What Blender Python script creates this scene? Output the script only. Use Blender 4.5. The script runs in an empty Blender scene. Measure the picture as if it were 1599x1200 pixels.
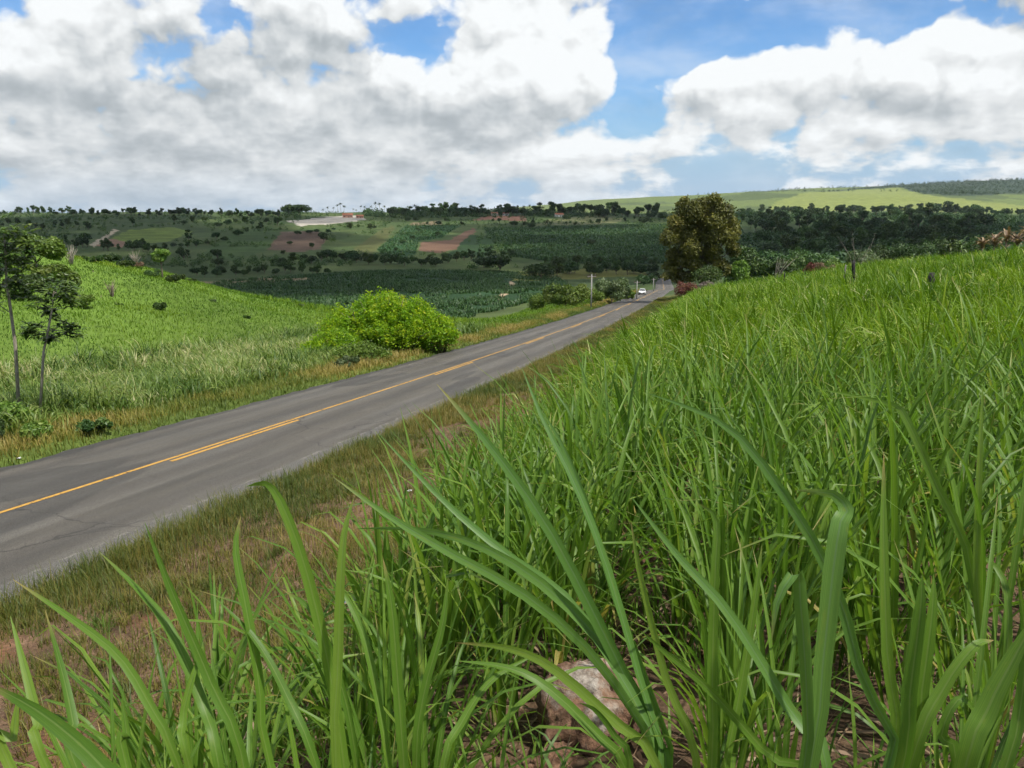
import bpy, math, random
import numpy as np
from mathutils import Vector
S = bpy.context.scene
C = S.collection
rad = math.radians
RNG = np.random.default_rng(11)
random.seed(5)

# ---------------------------------------------------------------- camera
F, PITCH, CX, CY = 1250.0, rad(12.6), 799.5, 600.0
cam_d = bpy.data.cameras.new('camera')
cam_d.sensor_width = 36.0
cam_d.lens = F / 1599 * 36.0
cam_d.clip_start = 0.05
cam_d.clip_end = 60000
cam = bpy.data.objects.new('camera', cam_d)
cam.location = (0, 0, 0)
cam.rotation_euler = (rad(90) - PITCH, 0, 0)
C.objects.link(cam)
S.camera = cam

# ---------------------------------------------------------------- light, exposure
SUN_EL, SUN_AZ = rad(58), rad(128)          # azimuth clockwise from +Y (the view): sun behind on the right
SKY_STRENGTH = 0.1
sun_d = bpy.data.lights.new('sun', 'SUN')
sun_d.energy = 5.0
sun_d.angle = rad(1.5)
sun_d.color = (1.0, 0.95, 0.87)
sun = bpy.data.objects.new('sun', sun_d)
sdir = Vector((math.sin(SUN_AZ) * math.cos(SUN_EL), math.cos(SUN_AZ) * math.cos(SUN_EL), math.sin(SUN_EL)))
sun.rotation_euler = sdir.to_track_quat('Z', 'Y').to_euler()
C.objects.link(sun)
S.view_settings.view_transform = 'Standard'
S.view_settings.look = 'None'
S.view_settings.exposure = 0.28
S.view_settings.gamma = 1.0
S.view_settings.use_curve_mapping = False
S.cycles.max_bounces = 6
S.cycles.diffuse_bounces = 3
S.cycles.glossy_bounces = 2
S.cycles.transmission_bounces = 4
S.cycles.transparent_max_bounces = 16
S.cycles.use_adaptive_sampling = True
S.cycles.adaptive_threshold = 0.03
S.cycles.caustics_reflective = False
S.cycles.caustics_refractive = False


def pdir(px, py):
    c, s = math.cos(PITCH), math.sin(PITCH)
    dx, dy = (px - CX) / F, (CY - py) / F
    return np.array([dx, c + dy * s, -s + dy * c])


def at(px, py, Y):
    d = pdir(px, py)
    return d * (Y / d[1])


def proj(P):
    P = np.asarray(P, float).reshape(-1, 3)
    c, s = math.cos(PITCH), math.sin(PITCH)
    dep = P[:, 1] * c - P[:, 2] * s
    up = P[:, 1] * s + P[:, 2] * c
    dd = np.where(dep > 0.05, dep, np.nan)
    return CX + F * P[:, 0] / dd, CY - F * up / dd


# ---------------------------------------------------------------- node helper
class NT:
    def __init__(self, tree):
        self.t = tree
        self.n = tree.nodes
        self.l = tree.links

    def node(self, typ, **kw):
        x = self.n.new(typ)
        for k, v in kw.items():
            setattr(x, k, v)
        return x

    def put(self, sock, v):
        if v is None:
            return
        if isinstance(v, bpy.types.NodeSocket):
            self.l.new(v, sock)
        else:
            sock.default_value = v

    def m(self, op, a, b=None, c=None, clamp=False):
        x = self.node('ShaderNodeMath', operation=op, use_clamp=clamp)
        self.put(x.inputs[0], a)
        self.put(x.inputs[1], b)
        self.put(x.inputs[2], c)
        return x.outputs[0]

    def vm(self, op, a, b=None):
        x = self.node('ShaderNodeVectorMath', operation=op)
        self.put(x.inputs[0], a)
        self.put(x.inputs[1], b)
        return x

    def comb(self, a, b, c=0.0):
        x = self.node('ShaderNodeCombineXYZ')
        self.put(x.inputs[0], a)
        self.put(x.inputs[1], b)
        self.put(x.inputs[2], c)
        return x.outputs[0]

    def noise(self, vec, scale, detail=4, rough=0.5, dist=0.0):
        x = self.node('ShaderNodeTexNoise')
        self.put(x.inputs['Vector'], vec)
        x.inputs['Scale'].default_value = scale
        x.inputs['Detail'].default_value = detail
        x.inputs['Roughness'].default_value = rough
        x.inputs['Distortion'].default_value = dist
        return x.outputs['Fac']

    def ramp(self, fac, stops):
        x = self.node('ShaderNodeValToRGB')
        e = x.color_ramp.elements
        while len(e) < len(stops):
            e.new(0.5)
        for k, (p, col) in enumerate(stops):
            e[k].position = p
            e[k].color = (*col, 1) if len(col) == 3 else col
        self.put(x.inputs[0], fac)
        return x.outputs[0]

    def step(self, v, lo, hi, a=0.0, b=1.0):
        x = self.node('ShaderNodeMapRange', interpolation_type='SMOOTHSTEP')
        self.put(x.inputs[0], v)
        x.inputs[1].default_value = lo
        x.inputs[2].default_value = hi
        x.inputs[3].default_value = a
        x.inputs[4].default_value = b
        return x.outputs[0]

    def mix(self, fac, a, b, blend='MIX'):
        x = self.node('ShaderNodeMix', data_type='RGBA', blend_type=blend)
        self.put(x.inputs[0], fac)
        self.put(x.inputs[6], (*a, 1) if isinstance(a, tuple) and len(a) == 3 else a)
        self.put(x.inputs[7], (*b, 1) if isinstance(b, tuple) and len(b) == 3 else b)
        return x.outputs[2]

    def attr(self, name):
        return self.node('ShaderNodeAttribute', attribute_name=name)


# ---------------------------------------------------------------- sky: physical sky with broken cumulus
world = bpy.data.worlds.new('World')
S.world = world
world.use_nodes = True
world.cycles.sampling_method = 'NONE'
W = NT(world.node_tree)
W.n.clear()
out = W.node('ShaderNodeOutputWorld')
bg = W.node('ShaderNodeBackground')
bg.inputs[1].default_value = SKY_STRENGTH
W.l.new(bg.outputs[0], out.inputs[0])
sky = W.node('ShaderNodeTexSky', sky_type='NISHITA', sun_disc=False)
sky.sun_elevation = SUN_EL
sky.sun_rotation = SUN_AZ
sky.altitude = 50
sky.air_density = 1.0
sky.dust_density = 0.6
sky.ozone_density = 2.0
tc = W.node('ShaderNodeTexCoord')
nrm = W.vm('NORMALIZE', tc.outputs['Generated']).outputs[0]
sep = W.node('ShaderNodeSeparateXYZ')
W.l.new(nrm, sep.inputs[0])
AZ = W.m('ARCTAN2', sep.outputs[0], sep.outputs[1])
EL = W.m('ARCSINE', sep.outputs[2])


def azel(px, py):
    d = pdir(px, py)
    d = d / np.linalg.norm(d)
    return math.atan2(d[0], d[1]), math.asin(d[2])


# (photo x, y, radius x, radius y, weight): where the cloud masses and the blue gaps hang in the sky
BLOBS = [(230, 60, 420, 110, .22), (180, 200, 480, 110, .20), (820, 110, 150, 80, .30), (740, 170, 180, 40, .18),
         (930, 10, 90, 40, .22), (1130, 120, 110, 42, .30), (1400, 70, 170, 70, .30), (1330, 130, 150, 35, .20),
         (1550, 130, 110, 70, .15), (930, 225, 80, 22, .16), (1400, 200, 80, 22, .14),
         (662, 55, 56, 26, -.50), (590, 95, 50, 20, -.16), (978, 150, 32, 75, -.58), (1025, 70, 46, 40, -.48), (880, 212, 70, 12, -.22),
         (1170, 30, 135, 40, -.72), (1075, 62, 60, 26, -.36), (1300, 8, 50, 20, -.2), (1545, 12, 40, 22, -.30), (970, 190, 70, 25, -.24),
         (1318, 152, 36, 12, -.10), (1300, 295, 420, 22, -.12), (1100, 262, 120, 16, -.12), (1240, 245, 150, 20, -.04), (560, 90, 60, 34, -.12)]


def gauss(blobs, az, el):
    tot = None
    v = W.comb(az, el)
    for (px, py, rx, ry, a) in blobs:
        ca, ce = azel(px, py)
        d = W.vm('SUBTRACT', v, (ca, ce, 0)).outputs[0]
        d = W.vm('MULTIPLY', d, (F / rx, F / ry, 0)).outputs[0]
        q = W.vm('DOT_PRODUCT', d, d).outputs['Value']
        g = W.m('MULTIPLY', W.m('EXPONENT', W.m('MULTIPLY', q, -0.7)), a * .9)
        tot = g if tot is None else W.m('ADD', tot, g)
    return tot


lowness = W.step(EL, 0.03, 0.15, 1.0, 0.0)


def cloud_field(az, el):
    # big masses, then two sizes of rounded billows heaped on them
    vb = W.comb(az, W.m('MULTIPLY', el, 1.25), 3.1)
    n1 = W.m('ADD', W.m('MULTIPLY', W.m('SUBTRACT', W.noise(vb, 6.5, 3, 0.5, 0.0), .5), 1.2), .5)
    warp = W.node('ShaderNodeTexNoise')
    warp.inputs['Scale'].default_value = 26
    warp.inputs['Detail'].default_value = 4
    W.put(warp.inputs['Vector'], vb)
    vw = W.vm('ADD', vb, W.vm('MULTIPLY', W.vm('SUBTRACT', warp.outputs['Color'], (.5, .5, .5)).outputs[0], (.045, .045, .0)).outputs[0]).outputs[0]
    for sc, am in ((13.0, .52), (31.0, .26), (70.0, .10)):
        vo = W.node('ShaderNodeTexVoronoi', feature='SMOOTH_F1', voronoi_dimensions='2D')
        vo.inputs['Scale'].default_value = sc
        vo.inputs['Smoothness'].default_value = .35
        W.put(vo.inputs['Vector'], vw)
        n1 = W.m('ADD', n1, W.m('MULTIPLY', W.m('SUBTRACT', .40, vo.outputs['Distance']), am))
    n1 = W.m('ADD', n1, W.m('MULTIPLY', W.m('SUBTRACT', W.noise(vb, 40, 6, .62, .2), .5), .22))
    n2 = W.noise(W.comb(az, W.m('MULTIPLY', el, 2.6), 7.7), 15, 8, 0.58, 0.15)
    n2 = W.m('ADD', W.m('MULTIPLY', W.m('SUBTRACT', n2, .5), 1.5), .5)
    n = W.node('ShaderNodeMix', data_type='FLOAT')
    W.put(n.inputs[0], lowness)
    W.put(n.inputs[2], n1)
    W.put(n.inputs[3], W.m('ADD', W.m('MULTIPLY', n2, .6), W.m('MULTIPLY', n1, .4)))
    return W.m('ADD', n.outputs[0], gauss(BLOBS, az, el))


raw = cloud_field(AZ, EL)
raw2 = cloud_field(W.m('ADD', AZ, 0.008), W.m('ADD', EL, 0.017))
cover = W.step(raw, 0.36, 0.58)
cover = W.m('MAXIMUM', cover, W.step(W.noise(W.comb(AZ, W.m('MULTIPLY', EL, 2.5), 4.0), 6, 6, .6, .3), .35, .75, .04, .38))
cover = W.m('MULTIPLY', cover, W.step(EL, -0.02, 0.05, 0.55, 1.0))
relief = W.m('SUBTRACT', raw, raw2)
grey = gauss([(330, 78, 250, 34, .34), (300, 162, 300, 26, .30), (130, 250, 330, 60, .18), (500, 260, 300, 40, .12), (80, 60, 90, 40, -.14), (780, 85, 120, 45, -.10), (1430, 60, 120, 50, -.08), (740, 195, 170, 26, .18),
              (1580, 50, 60, 40, .2), (60, 330, 500, 40, .1), (1480, 175, 100, 20, .12)], AZ, EL)
lum = W.m('SUBTRACT', W.m('ADD', 0.97, W.m('MULTIPLY', relief, 0.95)), W.m('MULTIPLY', grey, 1.05))
lum = W.m('ADD', lum, W.m('MULTIPLY', W.m('SUBTRACT', W.noise(W.comb(AZ, W.m('MULTIPLY', EL, 1.6), 1.0), 9, 5, .5, .0), 0.5), 0.42))
lum = W.m('MINIMUM', W.m('SMOOTH_MAX', lum, 0.50, 0.25), 1.06)
ccol = W.mix(W.step(lum, 0.4, 0.95), (0.89, 0.985, 1.05), (0.97, 1.0, 1.01))
ccol = W.vm('SCALE', ccol)
W.put(ccol.inputs['Scale'], W.m('MULTIPLY', lum, 0.78 / SKY_STRENGTH))
skyc = W.vm('MULTIPLY', sky.outputs[0], (0.58, 0.92, 1.25)).outputs[0]
skyc = W.mix(W.step(EL, 0.0, 0.15, .9, 0.0), skyc, (3.3, 4.7, 6.3))
W.l.new(W.mix(cover, skyc, ccol.outputs[0]), bg.inputs[0])


# ---------------------------------------------------------------- numpy noise
def hash2(ix, iy, seed):
    n = (ix.astype(np.int64) * 374761393 + iy.astype(np.int64) * 668265263 + seed * 1442695041) & 0x7fffffff
    n = ((n ^ (n >> 13)) * 1274126177) & 0x7fffffff
    n = (n ^ (n >> 16)) & 0xffff
    return n / 65535.0


def vnoise(x, y, seed=0):
    x = np.asarray(x, float)
    y = np.asarray(y, float)
    ix, iy = np.floor(x), np.floor(y)
    fx, fy = x - ix, y - iy
    fx = fx * fx * (3 - 2 * fx)
    fy = fy * fy * (3 - 2 * fy)
    a, b = hash2(ix, iy, seed), hash2(ix + 1, iy, seed)
    c, d = hash2(ix, iy + 1, seed), hash2(ix + 1, iy + 1, seed)
    return (a + (b - a) * fx) * (1 - fy) + (c + (d - c) * fx) * fy


def fbm(x, y, octs=4, seed=0):
    s, a, t = 0, 1.0, 0
    for k in range(octs):
        s = s + a * vnoise(np.asarray(x) * 2 ** k, np.asarray(y) * 2 ** k, seed + 7 * k)
        t += a
        a *= 0.5
    return s / t


def sstep(a, b, x):
    t = np.clip((np.asarray(x, float) - a) / (b - a), 0, 1)
    return t * t * (3 - 2 * t)


# ---------------------------------------------------------------- terrain
RY = np.array([-60, 4, 23, 42, 61, 80, 99, 118, 137, 156, 175, 194, 213, 251, 300, 380, 450, 520, 700])
RX = np.array([-29.9, -13.53, -8.6, -3.73, 1.08, 5.8, 10.45, 15.0, 19.46, 23.9, 28.3, 32.7, 37.0, 45.6, 57.0, 71.5, 84, 98, 140])
RZ = np.array([1.4, -5.11, -6.94, -8.71, -10.42, -12.08, -13.7, -15.29, -16.85, -18.39, -19.92, -21.45, -22.99, -26.1, -30.8, -36.0, -39.3, -41, -41])


def smooth_table(xs, ys):
    g = np.arange(-60, 700, 1.0)
    v = np.interp(g, xs, ys)
    k = np.hanning(31)
    k /= k.sum()
    v = np.convolve(np.pad(v, 15, mode='reflect', reflect_type='odd'), k, mode='valid')
    return g, v


_g, _rx = smooth_table(RY, RX)
_, _rz = smooth_table(RY, RZ)
_rt = np.gradient(_rx, 1.0)


def xr(y): return np.interp(y, _g, _rx)
def zr(y): return np.interp(y, _g, _rz)


def dlat(x, y):
    t = np.interp(y, _g, _rt)
    return (x - xr(y)) / np.sqrt(1 + t * t)


WL, WR = 3.5, 4.15
PXS = np.array([-600, -200, 0, 200, 400, 600, 800, 1000, 1200, 1400, 1600, 2000, 2400], float)
YS = np.array([90, 150, 220, 300, 380, 450, 600, 800, 1000, 1200, 1400, 2000, 2600, 3500, 4500, 6000, 20000], float)
ZT = np.array([
    [-8, -9, -9, -11, -13, -14, -13, -13, -11, -9, -6, -4, -4],
    [-12, -15, -20, -24, -26, -25, -22, -18.5, -17, -13, -9, -6, -5],
    [-18, -24, -28, -30, -31.5, -31, -29, -24.2, -23, -19, -16, -13, -12],
    [-24, -30, -33, -34, -33.5, -32.5, -32.5, -31, -28, -25, -22, -18, -16],
    [-28, -34, -36, -36, -35.5, -32.5, -34.5, -36.5, -33, -31, -28, -22, -20],
    [-30, -36, -38, -38, -37.5, -37, -39, -39.5, -36, -34, -32, -26, -24],
    [-28, -31, -33, -34, -34, -34.5, -36, -36, -34, -33, -32, -28, -26],
    [-22, -24, -25, -26, -26.5, -27, -28, -29, -31, -31, -30, -27, -25],
    [-13, -16, -18, -18, -19, -20, -21, -23, -26, -28, -28, -26, -24],
    [-8, -11, -12, -12, -12, -12, -13, -15, -17, -20, -22, -22, -20],
    [-8, -11, -13, -12, -12, -12, -12, -13, -15, -18, -20, -20, -18],
    [-34, -38, -40, -40, -40, -40, -36, -30, -24, -20, -20, -18, -14],
    [-50, -52, -52, -52, -52, -48, -30, -8, 3, 3, 2, 4, 6],
    [-72, -72, -72, -72, -70, -60, -20, 20, 45, 45, 42, 44, 40],
    [-90, -90, -90, -90, -86, -70, -8, 40, 82, 108, 140, 170, 170],
    [-130, -130, -130, -130, -130, -120, -90, -40, 70, 110, 160, 200, 200],
    [-420] * 13], float)
_lu = np.linspace(math.log(90), math.log(20000), 260)
_pu = np.linspace(-600, 2400, 181)
_tmp = np.array([np.interp(_pu, PXS, r) for r in ZT])
_tab = np.array([np.interp(_lu, np.log(YS), _tmp[:, k]) for k in range(len(_pu))]).T


def blur(a, n, ax):
    k = np.hanning(n + 2)[1:-1]
    k /= k.sum()
    pad = [(0, 0), (0, 0)]
    pad[ax] = (n // 2, n // 2)
    b = np.pad(a, pad, mode='edge')
    return np.apply_along_axis(lambda v: np.convolve(v, k, mode='valid'), ax, b)


_tab = blur(blur(_tab, 9, 0), 15, 1)


def far_h(x, y):
    yy = np.clip(y, 90, 20000)
    u = (np.log(yy) - _lu[0]) / (_lu[1] - _lu[0])
    p = np.clip(CX + F * x / yy, -600, 2400)
    p = (p - _pu[0]) / (_pu[1] - _pu[0])
    i = np.clip(np.floor(u).astype(int), 0, len(_lu) - 2)
    j = np.clip(np.floor(p).astype(int), 0, len(_pu) - 2)
    a, b = u - i, p - j
    z = (_tab[i, j] * (1 - a) + _tab[i + 1, j] * a) * (1 - b) + (_tab[i, j + 1] * (1 - a) + _tab[i + 1, j + 1] * a) * b
    n = (fbm(x / 60, y / 60, 3, 3) - .5) * 3 * sstep(120, 300, y) + (fbm(x / 260, y / 260, 3, 9) - .5) * 9 * sstep(900, 2600, y) \
        + (fbm(x / 700, y / 700, 3, 5) - .5) * 60 * sstep(2200, 3600, y) * sstep(0.0, .2, x / np.maximum(yy, 1))
    return z + n


def softp(v, k): return np.log1p(np.exp(np.clip(v / k, -40, 40))) * k


def near_h(x, y):
    d = dlat(x, y)
    base = zr(y)
    hr = 0.16 * sstep(4.15, 4.9, d) + 0.55 * sstep(4.6, 9.2, d) + 2.3 * sstep(8.6, 14.0, d) + 0.14 * softp(d - 14.5, 0.6)
    hr = np.where(d > 60, hr - 0.138 * softp(d - 60, 4), hr)
    hl = 0.12 * sstep(3.5, 4.4, -d) - 0.5 * sstep(7, 13, -d)
    hump = 9.5 * (1 - np.exp(-np.maximum(softp(-d - 17, 1.5), 0) * 0.25 / 9.5 * 1.35))
    hump = hump * sstep(5, 46, y) * sstep(120, 70, y) * (1 + .32 * sstep(26, 44, -d))
    hl = hl + hump
    dip = -0.16 * sstep(4.3, 3.9, np.abs(d + .2)) - .06
    z = base + np.where(d > 0, hr, hl) + np.where(np.abs(d) < 5, dip, -.06)
    rough = (fbm(x * .9, y * .9, 3, 21) - .5) * .22 * sstep(5, 7, np.abs(d)) + (fbm(x * .13, y * .13, 2, 4) - .5) * .8 * sstep(12, 26, np.abs(d))
    clod = (fbm(x * 5, y * 5, 3, 33) - .5) * .07 * sstep(4.6, 6, d) * sstep(60, 20, np.hypot(x, y))
    return z + rough + clod


def H(x, y):
    x = np.asarray(x, float)
    y = np.asarray(y, float)
    d = dlat(x, np.clip(y, -60, 690))
    corr = np.where(d < 0, sstep(26, 9, -d), sstep(30, 11, d)) * sstep(470, 380, y)
    left = sstep(150, 84, y)
    right = sstep(170, 116, y)
    w = np.maximum(corr, np.where(d < 0, left, right))
    return near_h(x, np.clip(y, -60, 690)) * w + far_h(x, y) * (1 - w)


def hit(px, py, tmin=1.5, tmax=7000):
    """the ground point seen at a photo pixel"""
    d = pdir(px, py)
    t = np.geomspace(tmin, tmax, 1500)
    P = d[None] * t[:, None]
    below = P[:, 2] < H(P[:, 0], P[:, 1])
    if not below.any():
        return None
    k = int(np.argmax(below))
    lo, hi = t[max(k - 1, 0)], t[k]
    for _ in range(24):
        m = .5 * (lo + hi)
        q = d * m
        if q[2] < H(q[0], q[1]):
            hi = m
        else:
            lo = m
    return d * hi


def ground_at(px, Y):
    x = (px - CX) / F * Y * 0.99
    return np.array([x, Y, float(H(x, Y))])


def xat(px, Y, z):
    dep = Y * math.cos(PITCH) - z * math.sin(PITCH)
    return (px - CX) / F * dep


def inpoly(px, py, poly):
    res = np.zeros(np.shape(px), bool)
    n = len(poly)
    for i in range(n):
        x1, y1 = poly[i]
        x2, y2 = poly[(i + 1) % n]
        if y1 == y2:
            continue
        c = ((y1 > py) != (y2 > py)) & (px < (x2 - x1) * (py - y1) / (y2 - y1) + x1)
        res ^= c
    return res


# ---------------------------------------------------------------- mesh and object helpers
def mesh_np(name, V, Q, attrs=None, uv=None, smooth=True, mats=()):
    V = np.ascontiguousarray(V, np.float32)
    Q = np.ascontiguousarray(Q, np.int32)
    me = bpy.data.meshes.new(name)
    k = Q.shape[1]
    me.vertices.add(len(V))
    me.vertices.foreach_set('co', V.ravel())
    me.loops.add(Q.size)
    me.loops.foreach_set('vertex_index', Q.ravel())
    me.polygons.add(len(Q))
    me.polygons.foreach_set('loop_start', np.arange(0, Q.size, k, dtype=np.int32))
    me.polygons.foreach_set('use_smooth', np.full(len(Q), smooth))
    me.update(calc_edges=True)
    for an, av in (attrs or {}).items():
        av = np.asarray(av, np.float32)
        if av.ndim == 1:
            me.attributes.new(an, 'FLOAT', 'POINT').data.foreach_set('value', av)
        else:
            me.attributes.new(an, 'FLOAT_COLOR', 'POINT').data.foreach_set('color', av.ravel())
    if uv is not None:
        l = me.uv_layers.new(name='UVMap')
        l.data.foreach_set('uv', np.asarray(uv, np.float32)[Q.ravel()].ravel())
    for m in mats:
        me.materials.append(m)
    return me


def link(name, me, parent=None, loc=None):
    o = bpy.data.objects.new(name, me)
    C.objects.link(o)
    if parent is not None:
        o.parent = parent
    if loc is not None:
        o.location = loc
    return o


def tag(o, label=None, cat=None, group=None, kind=None):
    if label:
        o['label'] = label
    if cat:
        o['category'] = cat
    if group:
        o['group'] = group
    if kind:
        o['kind'] = kind
    return o


def empty(name, loc=(0, 0, 0), rz=0.0):
    o = bpy.data.objects.new(name, None)
    o.empty_display_size = 0.2
    o.location = loc
    o.rotation_euler = (0, 0, rz)
    C.objects.link(o)
    return o


def copy_tree(root, loc, rz, sc):
    r = root.copy()
    C.objects.link(r)
    r.location = loc
    r.rotation_euler = (0, 0, rz)
    r.scale = sc
    for ch in root.children:
        c = ch.copy()
        C.objects.link(c)
        c.parent = r
    return r


class MB:
    """collects polygons of any size for one mesh"""
    def __init__(self):
        self.v, self.f = [], []

    def add(self, vs, fs):
        o = len(self.v)
        self.v += [tuple(p) for p in vs]
        self.f += [tuple(i + o for i in q) for q in fs]

    def box(self, c, s, rz=0.0, taper=1.0):
        cx, cy, cz = c
        hx, hy, hz = s[0] / 2, s[1] / 2, s[2] / 2
        vs = []
        for z, t in ((-hz, 1.0), (hz, taper)):
            for x, y in ((-hx, -hy), (hx, -hy), (hx, hy), (-hx, hy)):
                X, Y = x * t, y * t
                vs.append((cx + X * math.cos(rz) - Y * math.sin(rz), cy + X * math.sin(rz) + Y * math.cos(rz), cz + z))
        self.add(vs, [(3, 2, 1, 0), (4, 5, 6, 7), (0, 1, 5, 4), (1, 2, 6, 5), (2, 3, 7, 6), (3, 0, 4, 7)])

    def tube(self, pts, rs, n=8):
        pts = [Vector(p) for p in pts]
        rings = []
        for i, p in enumerate(pts):
            t = (pts[min(i + 1, len(pts) - 1)] - pts[max(i - 1, 0)]).normalized()
            a = Vector((1, 0, 0)) if abs(t.x) < 0.8 else Vector((0, 1, 0))
            u = t.cross(a).normalized()
            w = t.cross(u)
            rings.append([p + (u * math.cos(2 * math.pi * k / n) + w * math.sin(2 * math.pi * k / n)) * rs[i] for k in range(n)])
        vs = [q for r in rings for q in r]
        fs = []
        for i in range(len(pts) - 1):
            for k in range(n):
                fs.append((i * n + k, i * n + (k + 1) % n, (i + 1) * n + (k + 1) % n, (i + 1) * n + k))
        fs.append(tuple(range(n - 1, -1, -1)))
        fs.append(tuple((len(pts) - 1) * n + k for k in range(n)))
        self.add(vs, fs)

    def build(self, name, mat, parent=None, smooth=False, loc=None):
        me = bpy.data.meshes.new(name)
        me.from_pydata(self.v, [], self.f)
        me.materials.append(mat)
        if smooth:
            me.polygons.foreach_set('use_smooth', [True] * len(me.polygons))
        return link(name, me, parent, loc)


# ---------------------------------------------------------------- materials
def mat_new(name):
    m = bpy.data.materials.new(name)
    m.use_nodes = True
    t = NT(m.node_tree)
    t.n.clear()
    o = t.node('ShaderNodeOutputMaterial')
    return m, t, o


def leaf_mat(name, stops, transl=0.35, gloss=0.10, hue=0.0, rib=None, rough=0.45, back=None):
    """thin leaves: colours by the plant's own random value, light passing through, a waxy sheen"""
    m, t, o = mat_new(name)
    fac = t.attr('rnd').outputs['Fac']
    col = t.ramp(fac, stops)
    if hue:
        oi = t.node('ShaderNodeObjectInfo')
        hs = t.node('ShaderNodeHueSaturation')
        t.put(hs.inputs['Hue'], t.m('ADD', 0.5 - hue * .5, t.m('MULTIPLY', oi.outputs['Random'], hue)))
        t.put(hs.inputs['Value'], t.m('ADD', 0.72, t.m('MULTIPLY', oi.outputs['Random'], 0.5)))
        t.put(hs.inputs['Color'], col)
        col = hs.outputs[0]
    if rib:
        uvn = t.node('ShaderNodeUVMap', uv_map='UVMap')
        sp = t.node('ShaderNodeSeparateXYZ')
        t.l.new(uvn.outputs[0], sp.inputs[0])
        c = t.m('ABSOLUTE', t.m('SUBTRACT', sp.outputs[0], 0.5))
        veins = t.noise(t.comb(t.m('MULTIPLY', sp.outputs[0], 26.0), t.m('MULTIPLY', sp.outputs[1], 2.0)), 1.0, 2, .5)
        col = t.mix(t.step(veins, .35, .65, 0.0, .45), col, (.05, .12, .02))
        blot = t.noise(t.comb(t.m('MULTIPLY', sp.outputs[0], 1.5), t.m('MULTIPLY', sp.outputs[1], 9.0), fac), 1.3, 4, .6)
        col = t.mix(t.step(blot, .56, .75, 0.0, .45), col, (.21, .26, .04))
        col = t.mix(t.step(c, 0.025, 0.075, .55, 0.0), col, rib)
        dry = t.m('MULTIPLY', t.step(sp.outputs[1], .86, 1.0), t.step(t.m('FRACT', t.m('MULTIPLY', fac, 37.0)), .45, .8))
        col = t.mix(dry, col, (.30, .24, .09))
    p = t.node('ShaderNodeBsdfPrincipled')
    t.put(p.inputs['Base Color'], col)
    p.inputs['Roughness'].default_value = rough
    p.inputs['Specular IOR Level'].default_value = gloss * 4
    tr = t.node('ShaderNodeBsdfTranslucent')
    t.put(tr.inputs[0], t.mix(1.0, col, (1.1, 1.15, .55), 'MULTIPLY'))
    ms = t.node('ShaderNodeMixShader')
    ms.inputs[0].default_value = transl
    t.l.new(p.outputs[0], ms.inputs[1])
    t.l.new(tr.outputs[0], ms.inputs[2])
    t.l.new(ms.outputs[0], o.inputs[0])
    return m


def solid_mat(name, c1, c2, scale=8.0, rough=0.8, bump=0.3, metal=0.0, stretch=(1, 1, 1), spec=0.3, detail=6):
    m, t, o = mat_new(name)
    tcx = t.node('ShaderNodeTexCoord')
    v = t.vm('MULTIPLY', tcx.outputs['Object'], stretch).outputs[0]
    n = t.noise(v, scale, detail, .6, .1)
    p = t.node('ShaderNodeBsdfPrincipled')
    t.put(p.inputs['Base Color'], t.mix(t.step(n, .3, .7), c1, c2))
    p.inputs['Roughness'].default_value = rough
    p.inputs['Metallic'].default_value = metal
    p.inputs['Specular IOR Level'].default_value = spec
    if bump:
        b = t.node('ShaderNodeBump')
        b.inputs['Strength'].default_value = bump
        b.inputs['Distance'].default_value = 0.03
        t.put(b.inputs['Height'], n)
        t.l.new(b.outputs[0], p.inputs['Normal'])
    t.l.new(p.outputs[0], o.inputs[0])
    return m


M = {}
M['cane'] = leaf_mat('cane_leaf', [(0, (.070, .150, .020)), (.35, (.115, .220, .024)), (.7, (.170, .285, .034)), (.93, (.24, .33, .050)), (1, (.45, .36, .11))],
                     .48, .07, 0, (.20, .28, .08))
M['cane_blue'] = leaf_mat('cane_leaf_bluish', [(0, (.090, .200, .036)), (1, (.155, .285, .056))], .42, .09, 0, (.15, .24, .11))
M['cane_far'] = leaf_mat('cane_field_leaf', [(0, (.050, .115, .010)), (.5, (.108, .195, .011)), (.8, (.17, .265, .018)), (.93, (.25, .33, .065)), (1, (.46, .45, .24))], .40, .04)  # palest stops paint the sheen of arching leaves
M['verge'] = leaf_mat('verge_grass', [(0, (.055, .085, .016)), (.4, (.105, .120, .022)), (.7, (.160, .140, .032)), (1, (.25, .19, .06))], .3, .05)
M['verge_left'] = leaf_mat('roadside_grass', [(0, (.06, .105, .018)), (.45, (.12, .155, .025)), (.75, (.20, .185, .035)), (1, (.30, .235, .07))], .28, .05)
M['tall'] = leaf_mat('tall_grass', [(0, (.055, .11, .018)), (.5, (.12, .19, .030)), (.85, (.20, .26, .06)), (1, (.36, .35, .16))], .36, .08)
M['hill'] = leaf_mat('pasture_grass', [(0, (.050, .112, .012)), (.5, (.105, .188, .012)), (1, (.18, .245, .022))], .32, .03)
M['bush_y'] = leaf_mat('yellow_bush_leaf', [(0, (.07, .16, .012)), (.5, (.18, .33, .014)), (.85, (.32, .43, .016)), (1, (.46, .46, .03))], .45, .06)
M['leaf'] = leaf_mat('tree_leaf', [(0, (.028, .060, .016)), (.6, (.055, .100, .022)), (1, (.10, .14, .03))], .25, .08, .03)
M['leaf_dark'] = leaf_mat('dark_tree_leaf', [(0, (.022, .050, .016)), (.6, (.042, .080, .024)), (1, (.075, .118, .033))], .18, .06, .03)
M['leaf_olive'] = leaf_mat('olive_tree_leaf', [(0, (.040, .046, .015)), (.5, (.115, .120, .028)), (.85, (.19, .185, .038)), (1, (.26, .22, .065))], .28, .06)
M['leaf_bright'] = leaf_mat('bright_bush_leaf', [(0, (.06, .12, .02)), (.6, (.13, .21, .03)), (1, (.23, .29, .07))], .30, .08, .02)
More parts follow.
